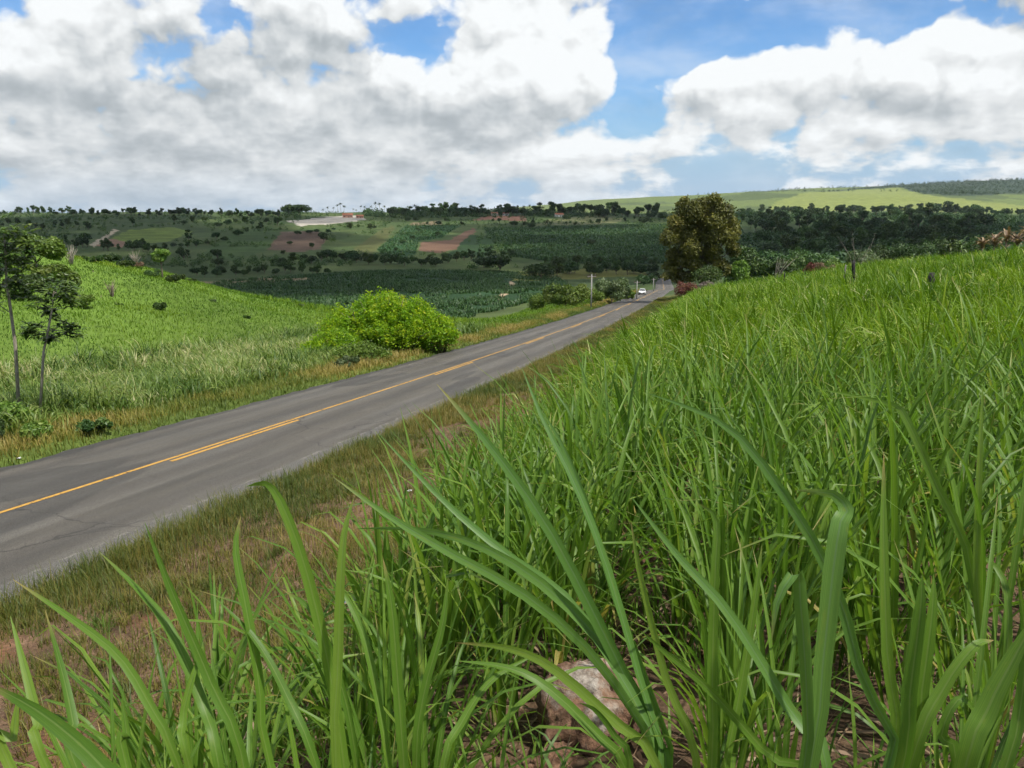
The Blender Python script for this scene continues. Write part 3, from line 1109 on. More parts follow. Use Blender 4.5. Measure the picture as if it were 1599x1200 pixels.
def cane_plant(n, h, seed, segs=7, wide=1.0, lean=None):
    """one clump: n long leaves that rise from a few stools and arch over"""
    g = np.random.default_rng(seed)
    a = g.uniform(0, 6.28, n) if lean is None else g.normal(lean, 1.0, n)
    r = g.uniform(0, .07, n)
    B = np.stack([np.cos(a) * r, np.sin(a) * r, g.uniform(0, .35, n) * h * .6 - .04], 1)
    L = h * g.uniform(.65, 1.15, n) - B[:, 2] * .5
    up = g.random(n)
    t0 = np.where(up < .55, g.uniform(.03, .28, n), g.uniform(.25, .65, n))
    bend = np.where(up < .55, g.uniform(.2, 1.1, n), g.uniform(.9, 2.2, n))
    kink = g.random(n) < .14
    pw = np.where(kink, g.uniform(6, 9, n), g.uniform(1.6, 3.6, n))
    bend = np.where(kink, g.uniform(1.7, 2.5, n), bend)
    tone = np.clip(g.normal(.45, .22, n), 0, .95)
    tone = np.where(g.random(n) < .05, 1.0, tone)
    L = np.where(tone > .99, L * .55, L)
    bend = np.where(tone > .99, 2.0, bend)
    return blades(B, L, g.uniform(.016, .029, n) * wide, a, t0, bend, pw, segs, g.uniform(-.9, .9, n), tone, True)


PROTO = []
for k in range(14):
    V, Q, U, R = cane_plant(random.randint(17, 23), random.uniform(1.0, 1.3), 100 + k)
    PROTO.append(mesh_np('cane_grass', V, Q, {'rnd': R}, U, mats=[M['cane']]))

# where canes stand
cand = []
n = 9000
x, y = u(-5, 22, n), u(1.0, 24, n)
d = dlat(x, y)
edge = 12.0 + (fbm(x * .6, y * .6, 2, 8) - .5) * 1.4 - sstep(6, 20, y) * .6
ok = in_view(x, y, 170) & (d > edge) & (np.hypot(x, y) > 1.35)
for (c, rr) in PATCH:
    ok &= np.hypot(x - c[0], y - c[1]) > rr
    # keep the line of sight to the bare spots a little clearer
    tt = (x * c[0] + y * c[1]) / (c[0] ** 2 + c[1] ** 2)
    ok &= ~((np.abs(x * c[1] - y * c[0]) / np.hypot(c[0], c[1]) < rr * .75) & (tt < 1.0))
P = np.stack([x, y], 1)[ok]
dist = np.hypot(P[:, 0], P[:, 1])
order = np.argsort(dist)
P, dist = P[order], dist[order]
# thin to a spacing that grows with distance
sel = []
for p, q in zip(P, dist):
    sp = .125 + .012 * q
    if all((p[0] - s_[0]) ** 2 + (p[1] - s_[1]) ** 2 > sp * sp for s_ in sel[-220:]):
        sel.append(p)
sel = np.array(sel)
N_IND = 262
for i, (x, y) in enumerate(sel[:N_IND]):
    q = math.hypot(x, y)
    sc = random.uniform(.8, 1.12) * (.62 if q < 2.0 else .82 if q < 2.8 else 1.0)
    o = link('cane_plant', PROTO[i % 14], loc=(x, y, float(H(x, y))))
    o.rotation_euler = (random.uniform(-.06, .06), random.uniform(-.06, .06), random.uniform(0, 6.28))
    o.scale = (sc, sc, sc)
    tag(o, 'long leaved green cane plant in the nearest part of the cane field', 'cane plant', 'cane plants in the near field')


def field(xs, ys, nl, h, w, segs, fold=False):
    n0 = len(xs)
    n = n0 * nl
    bx, by = np.repeat(xs, nl) + RNG.normal(0, .10, n), np.repeat(ys, nl) + RNG.normal(0, .10, n)
    ph = np.repeat(u(.75, 1.15, n0) * (.55 + .9 * fbm(xs * .28, ys * .28, 3, 31)), nl)
    B = np.stack([bx, by, np.repeat(H(xs, ys), nl) - .05 + u(0, .35, n) * h * .6], 1)
    up = RNG.random(n)
    t0 = np.where(up < .38, u(.03, .3, n), u(.2, .7, n))
    bend = np.where(up < .38, u(.3, 1.3, n), u(1.0, 2.4, n))
    kink = RNG.random(n) < .12
    pw = np.where(kink, u(5, 8, n), u(1.5, 3.4, n))
    bend = np.where(kink, u(1.6, 2.4, n), bend)
    tone = np.clip(RNG.normal(.42, .2, n) + np.repeat((fbm(xs * .18, ys * .18, 4, 71) - .5) * 1.1, nl), 0, .95)
    tone = np.where(RNG.random(n) < .06, u(.9, 1.0, n), tone)  # a few leaves coloured pale to imitate glints
    lean = np.where(RNG.random(n) < .35, RNG.normal(3.3, .6, n), u(0, 6.28, n))
    return blades(B, h * ph * u(.65, 1.15, n), w * u(.7, 1.15, n), lean, t0, bend, pw, segs, u(-.9, .9, n), tone, fold)


parts = []
xs, ys = sel[N_IND:, 0], sel[N_IND:, 1]
parts.append(field(xs, ys, 16, 1.2, .026, 6, True))
n = 14000
y = 20 + 32 * RNG.random(n)
x = u(-3, 42, n)
d = dlat(x, y)
k = in_view(x, y, 60) & (d > 10.6 + (fbm(x * .3, y * .3, 2, 8) - .5) * 1.5)
parts.append(field(x[k], y[k], 9, 1.28, .044, 5))
n = 24000
y = 48 + 82 * RNG.random(n)
x = u(0, 95, n)
d = dlat(x, y)
k = in_view(x, y, 60) & (d > 9.2 + (fbm(x * .15, y * .15, 2, 8) - .5) * 2) & (y < 122 + (fbm(x * .1, y * .1, 2, 3) - .5) * 16)
parts.append(field(x[k], y[k], 7, 1.2, .082, 4))
stuff('cane_field', parts, M['cane_far'], 'dense field of bright green cane stretching up the slope right of the road', 'cane field')


n = 60000
y = 1.2 + 20 * RNG.random(n) ** 1.4
x = u(-5, 16, n)
d = dlat(x, y)
k = in_view(x, y, 120) & (d > 11.4) & (fbm(x * 1.4, y * 1.4, 3, 51) > .42)
for (c, rr) in PATCH[:1]:
    k &= np.hypot(x - c[0], y - c[1]) > rr * .8
x, y = x[k], y[k]
n = len(x)
stuff('undergrowth', [blades(np.stack([x, y, H(x, y) - .01], 1), u(.12, .45, n), u(.006, .014, n), u(0, 6.28, n), u(0, .6, n), u(.3, 1.8, n), u(1, 2.5, n), 4, u(-1, 1, n), np.clip(RNG.normal(.4, .25, n), 0, .95))],
      M['cane'], 'thin short grass growing on the soil between the cane plants', 'grass')
n = 16000
y = 1.5 + 16 * RNG.random(n) ** 1.4
x = u(-5, 14, n)
d = dlat(x, y)
k = in_view(x, y, 120) & (d > 10.6)
x, y = x[k], y[k]
n = len(x)
stuff('leaf_litter', [blades(np.stack([x, y, H(x, y) + u(.005, .05, n)], 1), u(.10, .45, n), u(.006, .018, n), u(0, 6.28, n), u(1.25, 1.6, n), u(-.2, .5, n), u(1, 2, n), 3, u(-2, 2, n))],
      M['leaf_brown'], 'dead brown leaves and straw lying on the soil under the cane', 'leaf litter')


# --- the big leaves of the nearest plants, each followed along its own curve
def ribbon(pts, width, roll=0.0, seg=14, cup=.30):
    P = np.array(pts, float)
    # Catmull-Rom through the points
    Pp = np.vstack([2 * P[0] - P[1], P, 2 * P[-1] - P[-2]])
    out_ = []
    m = len(P) - 1
    for s in np.linspace(0, m, seg * 1 + 1):
        i = min(int(s), m - 1)
        t = s - i
        a, b, c, d_ = Pp[i], Pp[i + 1], Pp[i + 2], Pp[i + 3]
        out_.append(.5 * ((2 * b) + (-a + c) * t + (2 * a - 5 * b + 4 * c - d_) * t * t + (-a + 3 * b - 3 * c + d_) * t ** 3))
    Pc = np.array(out_)
    T = np.gradient(Pc, axis=0)
    T /= np.linalg.norm(T, axis=1)[:, None]
    view = Pc / np.linalg.norm(Pc, axis=1)[:, None]
    side = np.cross(T, view)
    side /= np.linalg.norm(side, axis=1)[:, None] + 1e-9
    for i in range(1, len(side)):
        if side[i] @ side[i - 1] < 0:
            side[i:] *= -1
    nv = np.cross(side, T)
    r = roll + np.linspace(-.35, .35, len(Pc)) * (1 if random.random() < .5 else -1)
    sv = side * np.cos(r)[:, None] + nv * np.sin(r)[:, None]
    nv = np.cross(sv, T)
    s = np.linspace(0, 1, len(Pc))
    w = np.interp(s, [0, .15, .45, .75, .92, 1], [.55, .85, 1, .74, .34, .03]) * width * .5
    up = np.where(nv[:, 2:3] >= 0, 1.0, -1.0)
    V = np.stack([Pc - sv * w[:, None], Pc - nv * up * (w * cup)[:, None], Pc + sv * w[:, None]], 1)
    n = len(Pc)
    base = (np.arange(n - 1)[:, None] * 3 + np.arange(2)[None]).ravel()
    Q = np.stack([base, base + 1, base + 4, base + 3], 1)
    UV = np.stack([np.broadcast_to(np.array([0, .5, 1])[None], (n, 3)), np.broadcast_to(s[:, None], (n, 3))], -1)
    return V.reshape(-1, 3), Q, UV.reshape(-1, 2), np.full(n * 3, random.uniform(.2, .85))


def hero(label, base_px, base_Y, leaves, mat='cane'):
    """leaves: (photo points from the base up to the tip, depth at base, depth at tip, width in m, roll)"""
    gx = (base_px - CX) / F * base_Y
    gz = float(H(gx, base_Y))
    G = np.array([gx, base_Y, gz])
    parts = []
    for (pts, d0, d1, wd, roll) in leaves:
        k = len(pts)
        P3 = [at(px, py, d0 + (d1 - d0) * (i / (k - 1))) for i, (px, py) in enumerate(pts)]
        if np.linalg.norm(P3[0] - G) > .12:
            P3 = [G + np.array([random.uniform(-.04, .04), random.uniform(-.04, .04), -.03])] + P3
        parts.append(ribbon(P3, wd * .80, roll))
    Vs, Qs, Us, Rs, o = [], [], [], [], 0
    for V, Q, U_, R in parts:
        Vs.append(V - G[None])
        Qs.append(Q + o)
        Us.append(U_)
        Rs.append(R)
        o += len(V)
    me = mesh_np('cane_plant', np.concatenate(Vs), np.concatenate(Qs), {'rnd': np.concatenate(Rs)}, np.concatenate(Us), mats=[M[mat]])
    return tag(link('cane_plant', me, loc=tuple(G)), label, 'cane plant', 'large cane plants in front of the camera')


hero('blue green cane plant with long stiff leaves fanning to the left over the pale boulder', 1040, 1.95, [
    ([(1045, 1215), (1000, 1110), (930, 965), (850, 815), (760, 690), (682, 600)], 1.9, 2.15, .046, .25),
    ([(1035, 1200), (960, 1040), (880, 930), (790, 865), (690, 780), (590, 676)], 1.9, 2.3, .036, -.3),
    ([(1025, 1190), (930, 1030), (820, 930), (700, 862), (610, 808), (520, 745)], 1.88, 2.0, .036, .3),
    ([(1040, 1200), (980, 1060), (890, 950), (800, 880), (720, 842), (640, 826), (556, 826)], 1.92, 2.25, .038, .2),
    ([(1035, 1200), (1005, 1080), (950, 890), (900, 760), (850, 660), (815, 575)], 1.9, 2.2, .030, -.5),
    ([(1050, 1210), (1010, 1070), (960, 930), (920, 800), (880, 700), (845, 640)], 1.92, 2.3, .030, .5)], 'cane_blue')
hero('cane plant whose two lowest leaves arch left across the pale boulder', 1010, 1.75, [
    ([(1030, 1215), (950, 1120), (860, 1042), (790, 1012), (712, 1004)], 1.72, 1.85, .034, .2),
    ([(985, 1225), (925, 1140), (850, 1070), (790, 1042), (712, 1032)], 1.70, 1.8, .032, -.2),
    ([(985, 1210), (960, 1150), (930, 1110), (905, 1098)], 1.68, 1.72, .022, .4)])
hero('cane plant with a tall leaf curled over at its tip before the road', 540, 1.75, [
    ([(540, 1215), (515, 1050), (480, 900), (445, 800), (418, 757), (385, 760)], 1.72, 1.85, .036, .2),
    ([(430, 1215), (405, 1060), (385, 950), (368, 860), (376, 806)], 1.75, 1.9, .032, -.4),
    ([(527, 1215), (528, 1030), (532, 900), (538, 830), (553, 776)], 1.68, 1.8, .030, .2),
    ([(560, 1215), (535, 1080), (490, 960), (440, 920)], 1.76, 1.9, .026, .3),
    ([(500, 1215), (450, 1090), (400, 1000), (334, 932)], 1.7, 1.85, .028, -.3)])
hero('broad upright cane plant left of the pale boulder with one blunt vertical leaf', 635, 1.7, [
    ([(632, 1215), (622, 1080), (612, 950), (598, 872)], 1.68, 1.75, .034, .1),
    ([(650, 1215), (660, 1090), (690, 980), (700, 900)], 1.7, 1.8, .030, .3),
    ([(610, 1215), (590, 1090), (570, 1000), (545, 940), (520, 905)], 1.7, 1.85, .026, -.3),
    ([(690, 1215), (720, 1130), (770, 1060), (840, 1020)], 1.72, 1.9, .026, .2)])
hero('cane plant leaning left with pointed leaves over the bare red soil', 330, 1.55, [
    ([(385, 1215), (330, 1070), (270, 930), (226, 816)], 1.52, 1.65, .032, .3),
    ([(345, 1215), (320, 1110), (270, 990), (220, 925), (155, 862)], 1.5, 1.75, .030, -.2),
    ([(285, 1215), (235, 1105), (185, 1025), (110, 965), (20, 905)], 1.5, 1.7, .028, .2),
    ([(300, 1215), (285, 1130), (300, 1060), (318, 1010)], 1.5, 1.6, .022, .2)])
hero('cane plant in the bottom left corner with a broad leaf sweeping out of the picture', 300, 1.2, [
    ([(260, 1330), (165, 1205), (70, 1120), (-30, 1062)], 1.22, 1.3, .045, .2),
    ([(85, 1225), (60, 1130), (40, 1050), (16, 962)], 1.35, 1.5, .026, .3),
    ([(130, 1225), (115, 1130), (98, 1050), (70, 952)], 1.35, 1.5, .026, -.3),
    ([(205, 1225), (198, 1150), (190, 1090)], 1.35, 1.4, .024, .1),
    ([(30, 1225), (22, 1150), (30, 1080)], 1.3, 1.35, .024, .1)])
hero('cane plant with a wide leaf folded over at the top right of the boulder', 1265, 1.55, [
    ([(1262, 1215), (1285, 1040), (1300, 900), (1312, 815), (1322, 797), (1300, 772), (1244, 766)], 1.5, 1.62, .050, .05),
    ([(1255, 1215), (1258, 1050), (1250, 940), (1244, 894), (1215, 935), (1205, 1000)], 1.5, 1.45, .034, .1),
    ([(1390, 1215), (1345, 1060), (1300, 905), (1215, 760), (1130, 662), (1010, 614)], 1.6, 2.0, .036, .3),
    ([(1290, 1215), (1240, 1120), (1140, 960), (1060, 870), (985, 775)], 1.5, 1.75, .032, -.2)], 'cane_blue')
hero('cane plant with slim leaves rising between the boulder and the folded leaf', 1120, 1.7, [
    ([(1110, 1215), (1112, 1060), (1116, 900), (1118, 812), (1090, 786)], 1.66, 1.8, .030, .1),
    ([(1090, 1215), (1040, 1060), (1000, 900), (985, 812)], 1.68, 1.85, .026, .3),
    ([(1130, 1215), (1160, 1060), (1180, 930), (1190, 850)], 1.66, 1.75, .026, -.3),
    ([(1250, 1230), (1200, 1180), (1110, 1080), (1040, 1020), (1000, 985)], 1.6, 1.7, .026, .2)])
hero('yellow green cane plant with a pair of wide upright leaves near the right edge', 1410, 1.45, [
    ([(1405, 1215), (1420, 1080), (1436, 960), (1440, 898)], 1.42, 1.47, .040, .3),
    ([(1420, 1215), (1440, 1080), (1456, 960), (1458, 896)], 1.44, 1.5, .034, -.2),
    ([(1420, 1200), (1470, 1080), (1520, 1010), (1552, 1000)], 1.42, 1.5, .034, .2),
    ([(1395, 1215), (1385, 1020), (1380, 850), (1380, 705)], 1.6, 1.8, .032, .1)])
hero('cane plant with a broad leaf slanting out of the lower right corner', 1540, 1.3, [
    ([(1500, 1230), (1540, 1110), (1580, 1030), (1625, 950)], 1.25, 1.3, .048, .2),
    ([(1560, 1230), (1590, 1120), (1600, 1010), (1590, 900)], 1.35, 1.45, .030, .3),
    ([(1490, 1230), (1470, 1150), (1500, 1090), (1535, 1130)], 1.3, 1.32, .024, .1)])
hero('tall cane plant whose leaf tip bends sideways at the right of the field', 1530, 2.3, [
    ([(1540, 1150), (1515, 880), (1465, 765), (1415, 655), (1385, 630), (1270, 606)], 2.3, 2.8, .038, .2),
    ([(1530, 1150), (1525, 900), (1530, 720), (1535, 600)], 2.3, 2.5, .030, .2),
    ([(1550, 1150), (1575, 960), (1550, 880), (1480, 865)], 2.3, 2.6, .030, -.2)])

# tuft on the verge
g = hit(165, 990)
V, Q, U_, R = cane_plant(46, .38, 900, 4, .30)
tag(link('grass_tuft', mesh_np('grass_tuft', V, Q, {'rnd': R * .6}, U_, mats=[M['cane']]), loc=tuple(g)), 'spiky green grass tuft on the bare soil beside the asphalt', 'grass tuft')


# ---------------------------------------------------------------- boulders and litter
def rock_mat():
    m, t, o = mat_new('weathered_limestone')
    tcx = t.node('ShaderNodeTexCoord')
    pos = tcx.outputs['Object']
    n = t.noise(pos, 5, 8, .65, .3)
    n2 = t.noise(pos, 26, 6, .7)
    sp = t.node('ShaderNodeSeparateXYZ')
    t.l.new(pos, sp.inputs[0])
    pale = t.step(t.m('ADD', n, t.m('ADD', t.m('MULTIPLY', sp.outputs[2], 1.4), t.m('MULTIPLY', sp.outputs[0], -.5))), 0.70, .84)
    col = t.mix(pale, t.ramp(n2, [(.3, (.07, .036, .022)), (.5, (.16, .085, .048)), (.7, (.26, .16, .10))]), t.ramp(n2, [(.3, (.13, .10, .075)), (.5, (.28, .24, .20)), (.7, (.42, .38, .33))]))
    col = t.mix(t.step(t.noise(pos, 13, 5, .7, .5), .62, .70, 0, .8), col, (.05, .04, .035))
    p = t.node('ShaderNodeBsdfPrincipled')
    t.put(p.inputs['Base Color'], col)
    p.inputs['Roughness'].default_value = .95
    b = t.node('ShaderNodeBump')
    b.inputs['Strength'].default_value = 1.0
    b.inputs['Distance'].default_value = .03
    t.put(b.inputs['Height'], t.m('ADD', n, t.m('MULTIPLY', n2, .5)))
    t.l.new(b.outputs[0], p.inputs['Normal'])
    t.l.new(p.outputs[0], o.inputs[0])
    return m


M['rock'] = rock_mat()


def rock(loc, size, seed, label):
    import bmesh
    g = np.random.default_rng(seed)
    bm = bmesh.new()
    bmesh.ops.create_icosphere(bm, subdivisions=5, radius=1.0)
    planes = [(Vector(g.normal(size=3)).normalized(), g.uniform(.50, .86)) for _ in range(10)]
    for v in bm.verts:
        p = v.co.copy()
        for nrm_, h in planes:
            e = p.dot(nrm_) - h
            if e > 0:
                p -= nrm_ * e * .98
        a = float(fbm(p.x * 3 + p.z * 2.1 + 5, p.y * 3 + p.z * 1.7 + 5, 4, seed)) - .5
        b = float(fbm(p.x * 11 - p.z * 7 + 50, p.y * 11 + p.z * 9 + 50, 3, seed + 3)) - .5
        p *= 1 + a * .34 + b * .20
        v.co = Vector((p.x * size[0], p.y * size[1], p.z * size[2]))
    me = bpy.data.meshes.new('boulder')
    bm.to_mesh(me)
    bm.free()
    me.polygons.foreach_set('use_smooth', [True] * len(me.polygons))
    me.materials.append(M['rock'])
    o = link('boulder', me, loc=tuple(loc))
    return tag(o, label, 'boulder')


r0 = rock(ROCK + np.array([-.02, .05, .05]), (.28, .25, .25), 3, 'rust stained boulder with a pale top among the cane at the bottom of the picture')
r0.rotation_euler = (.1, .2, .5)
rock(hit(1075, 1010) + np.array([0, 0, .0]), (.16, .13, .09), 8, 'smaller pale stone half buried just right of the rust stained boulder')
rock(hit(1000, 880) + np.array([0, 0, .0]), (.15, .12, .10), 12, 'dark weathered stone behind the boulder in the shade of the cane')


rock(hit(860, 1190), (.10, .08, .07), 21, 'small pale broken stone at the lower left foot of the rust stained boulder')
rock(hit(1150, 1150), (.09, .10, .06), 25, 'small reddish stone lying right of the rust stained boulder')


def litter(px, py, size, mat, label, name='litter'):
    g = hit(px, py)
    mb = MB()
    nx_, ny_ = 5, 4
    vs = []
    for j in range(ny_):
        for i in range(nx_):
            vs.append(((i / (nx_ - 1) - .5) * size * 1.6, (j / (ny_ - 1) - .5) * size, .012 + random.uniform(0, .22) * size))
    mb.add(vs, [(j * nx_ + i, j * nx_ + i + 1, (j + 1) * nx_ + i + 1, (j + 1) * nx_ + i) for j in range(ny_ - 1) for i in range(nx_ - 1)])
    o = mb.build(name, M[mat], None, True, tuple(g + np.array([0, 0, .03])))
    o.rotation_euler = (0, 0, random.uniform(0, 3))
    return tag(o, label, 'litter')


litter(146, 852, .16, 'paper', 'flattened pale paper scrap lying on the asphalt shoulder')
litter(545, 946, .10, 'blue_plastic', 'crumpled blue and white wrapper on the red soil between grass blades')
litter(640, 770, .07, 'paper', 'small white paper scrap in the brown verge grass')
litter(745, 718, .09, 'paper', 'white scrap of rubbish near the bare red patch of the verge')
litter(30, 718, .08, 'paper', 'white rubbish at the grass edge across the road')


# ---------------------------------------------------------------- trees and bushes
def cards(P, N, size, asp=.55, g=RNG):
    n = len(P)
    N = N / (np.linalg.norm(N, axis=1)[:, None] + 1e-9)
    r = g.normal(size=(n, 3))
    T = np.cross(N, r)
    T /= np.linalg.norm(T, axis=1)[:, None] + 1e-9
    Bv = np.cross(N, T)
    s = size[:, None]
    bowl = N * s * .18
    V = np.stack([P - T * s, P - Bv * s * asp + bowl, P + T * s, P + Bv * s * asp + bowl], 1)
    Q = np.arange(n * 4).reshape(n, 4)
    return V.reshape(-1, 3), Q


def crown_pts(g, blobs, n, upbias=.25):
    """leaf positions spread over the skins of a set of leaf masses (x, y, z, r)"""
    Bl = np.array(blobs)
    w = Bl[:, 3] ** 2
    k = g.choice(len(Bl), n, p=w / w.sum())
    dv = g.normal(size=(n, 3))
    dv[:, 2] += upbias
    dv /= np.linalg.norm(dv, axis=1)[:, None]
    rr = Bl[k, 3] * g.uniform(.55, 1.08, n) ** .6
    P = Bl[k, :3] + dv * rr[:, None] * np.array([1, 1, .85]) + g.normal(size=(n, 3)) * (Bl[k, 3] * .16)[:, None]
    N = dv + g.normal(size=(n, 3)) * .65
    return P, N, k, dv


def make_tree(name, seed, h, w, n, leaf, mat, trunk_h=.3, nbl=11, bark='bark', shape='round', trunk_r=None, asp=.55, z0=None):
    g = np.random.default_rng(seed)
    root = empty(name)
    zc = h * (trunk_h + (1 - trunk_h) * .5)
    hz = h * (1 - trunk_h) * .5
    blobs = []
    for k in range(nbl):
        a = g.uniform(0, 6.28)
        q = math.sqrt(g.uniform(.05, 1)) * .62
        zz = g.uniform(-.62, .66)
        lim = math.sqrt(max(.12, 1 - zz * zz))
        if shape == 'dome':
            zz = abs(zz) * 1.1 - .55
            lim = math.sqrt(max(.1, 1 - max(zz + .3, 0) ** 2))
        if shape == 'cone':
            lim = max(.15, .75 - zz * .7)
        r = g.uniform(.24, .40) * min(w / 2, hz) * (1.15 if shape == 'dome' else 1)
        blobs.append((math.cos(a) * q * lim * w / 2 * 1.15, math.sin(a) * q * lim * w / 2 * 1.15, zc + zz * hz, r))
    P, N, k, dv = crown_pts(g, blobs, n)
    size = leaf * g.uniform(.6, 1.3, n)
    V, Q = cards(P, N, size, asp, g)
    tone = np.clip(g.random(len(blobs))[k] * .55 + g.random(n) * .5, 0, 1)
    me = mesh_np('crown', V, Q, {'rnd': np.repeat(tone, 4)}, smooth=False, mats=[M[mat]])
    link('crown', me, root)
    tr = trunk_r or h * .022
    mb = MB()
    top = zc - hz * .1
    bx, by = g.uniform(-.04, .04, 2) * h
    mb.tube([(0, 0, -.3), (bx * .3, by * .3, h * trunk_h * .5), (bx, by, max(h * trunk_h, .2)), (bx * 1.2, by * 1.2, top)], [tr * 1.35, tr, tr * .8, tr * .35], 7)
    for b in blobs[:min(7, nbl)]:
        s = Vector((bx, by, max(h * trunk_h * .8, .15) + g.uniform(0, .25) * hz))
        e = Vector(b[:3])
        mid = s.lerp(e, .5) + Vector((0, 0, .08 * h * g.uniform(-.4, 1)))
        mb.tube([s, mid, e], [tr * .5, tr * .32, tr * .12], 5)
    mb.build('trunk', M[bark], root, True)
    return root


def palm_proto(seed, h):
    g = np.random.default_rng(seed)
    root = empty('coconut_palm')
    lx, ly = g.uniform(-.12, .12, 2) * h
    mb = MB()
    mb.tube([(0, 0, -.3), (lx * .3, ly * .3, h * .4), (lx, ly, h)], [.24, .17, .12], 7)
    mb.build('trunk', M['bark_pale'], root, True)
    n = 20
    a = np.linspace(0, 6.28, n, endpoint=False) + g.uniform(-.2, .2, n)
    B = np.tile(np.array([[lx, ly, h]]), (n, 1))
    V, Q, U_, R = blades(B, g.uniform(2.6, 3.6, n), np.full(n, .8), a, g.uniform(.1, 1.5, n), g.uniform(.9, 1.9, n), np.full(n, 1.2), 5, None, g.random(n), True)
    link('crown', mesh_np('crown', V, Q, {'rnd': R}, U_, mats=[M['palm']]), root)
    return root


PROTOS = {}


def proto(key, fn):
    if key not in PROTOS:
        PROTOS[key] = [fn(), False]
    return PROTOS[key]


def place(key, fn, loc, sc, label, cat, group=None, rz=None):
    p = proto(key, fn)
    rz = random.uniform(0, 6.28) if rz is None else rz
    sc = (sc, sc, sc) if np.isscalar(sc) else sc
    if not p[1]:
        o = p[0]
        p[1] = True
        o.location = tuple(loc)
        o.rotation_euler = (0, 0, rz)
        o.scale = sc
    else:
        o = copy_tree(p[0], tuple(loc), rz, sc)
    return tag(o, label, cat, group)


def seat(px, Y, sink=0.0):
    """ground point at depth Y under photo column px"""
    z = -Y * .05
    for _ in range(4):
        x = xat(px, Y, z)
        z = float(H(x, Y))
    return np.array([x, Y, z - sink])


def m_of(npx, Y): return npx / F * Y


# big olive tree beside the road
def big_tree():
    g = np.random.default_rng(42)
    base = seat(1098, 150)
    root = empty('broadleaf_tree', tuple(base))
    blobs = []
    ppm = F / 150.0
    # leaf masses by (photo x, y) and radius in metres, set at their own depths
    masses = [(1075, 330, 2.3), (1100, 322, 2.4), (1125, 330, 2.3), (1058, 350, 2.2), (1090, 348, 2.6), (1118, 350, 2.6), (1138, 352, 2.0),
              (1048, 372, 2.0), (1075, 372, 2.5), (1105, 370, 2.5), (1135, 374, 2.0), (1052, 395, 1.9), (1080, 392, 2.2), (1110, 392, 2.0),
              (1138, 388, 1.5), (1046, 412, 1.5), (1062, 412, 1.8), (1085, 412, 1.7), (1044, 428, 1.1), (1058, 430, 1.4), (1075, 432, 1.3), (1145, 365, 1.4), (1120, 408, 1.6), (1132, 418, 1.4), (1100, 424, 1.5), (1118, 428, 1.3), (1088, 430, 1.3), (1064, 318, 1.2), (1112, 316, 1.3)]
    for (px, py, r) in masses:
        for rep in range(3):
            yy = 150 + g.uniform(-4.5, 4.5) * (1 if py < 400 else .5)
            p = at(px + g.uniform(-7, 7), py + g.uniform(-5, 5), yy)
            blobs.append((p[0] - base[0], p[1] - base[1], p[2] - base[2], r * g.uniform(.50, .88)))
    n = 56000
    P, N, k, dv = crown_pts(g, blobs, n)
    V, Q = cards(P, N, g.uniform(.14, .34, n), .55, g)
    tone = np.clip(g.random(len(blobs))[k] * .6 + g.random(n) * .45, 0, 1)
    link('crown', mesh_np('crown', V, Q, {'rnd': np.repeat(tone, 4)}, smooth=False, mats=[M['leaf_olive']]), root)
    mb = MB()
    mb.tube([(0, 0, -.4), (-.2, 0, 1.5), (-.1, .2, 4), (.2, .1, 9)], [.55, .42, .34, .15], 9)
    for b in blobs[::4]:
        mb.tube([(-.1, .1, g.uniform(1.5, 5)), (b[0] * .5, b[1] * .5, 3.5 + b[2] * .3), b[:3]], [.2, .13, .04], 6)
    mb.build('trunk', M['bark'], root, True)
    return tag(root, 'large spreading olive brown tree standing right of the road where it disappears', 'tree')


big_tree()


def spray_bush(name, label, base, span, n_spray, mat, seed, leafs=70, leaf=.10, height=3.5):
    """bush of many upward sprays with small leaves along them"""
    g = np.random.default_rng(seed)
    root = empty(name, tuple(base))
    P, N, tone = [], [], []
    mb = MB()
    for k in range(n_spray):
        a = g.uniform(0, 6.28)
        q = math.sqrt(g.uniform(0, 1))
        ex, ey = math.cos(a) * q * span[0] / 2, math.sin(a) * q * span[1] / 2
        dome = math.sqrt(max(0, 1 - .80 * q * q))
        ez = height * dome * g.uniform(.62, 1.08)
        s = np.array([ex * .45, ey * .45, .1])
        e = np.array([ex, ey, ez])
        c = np.array([ex * .75, ey * .75, ez * .75])
        t = g.uniform(.25, 1, leafs) ** .7
        B = ((1 - t) ** 2)[:, None] * s + (2 * t * (1 - t))[:, None] * c + (t ** 2)[:, None] * e
        spread = .34 * (1.15 - t * .75)
        B = B + g.normal(size=(leafs, 3)) * spread[:, None]
        P.append(B)
        N.append(g.normal(size=(leafs, 3)) + np.array([0, 0, .9]))
        tone.append(np.clip(g.uniform(0, .55) + (t - .5) * .5 + g.uniform(-.1, .25, leafs), 0, 1))
        if k % 5 == 0:
            mb.tube([s - np.array([0, 0, .35]), c, e], [.05, .03, .01], 5)
    P, N, tone = np.concatenate(P), np.concatenate(N), np.concatenate(tone)
    P[:, 2] = np.maximum(P[:, 2], -.2)
    V, Q = cards(P, N, leaf * g.uniform(.6, 1.4, len(P)), .45, g)
    link('foliage', mesh_np('foliage', V, Q, {'rnd': np.repeat(tone, 4)}, smooth=False, mats=[M[mat]]), root)
    mb.build('stems', M['bark'], root, True)
    return tag(root, label, 'bush')


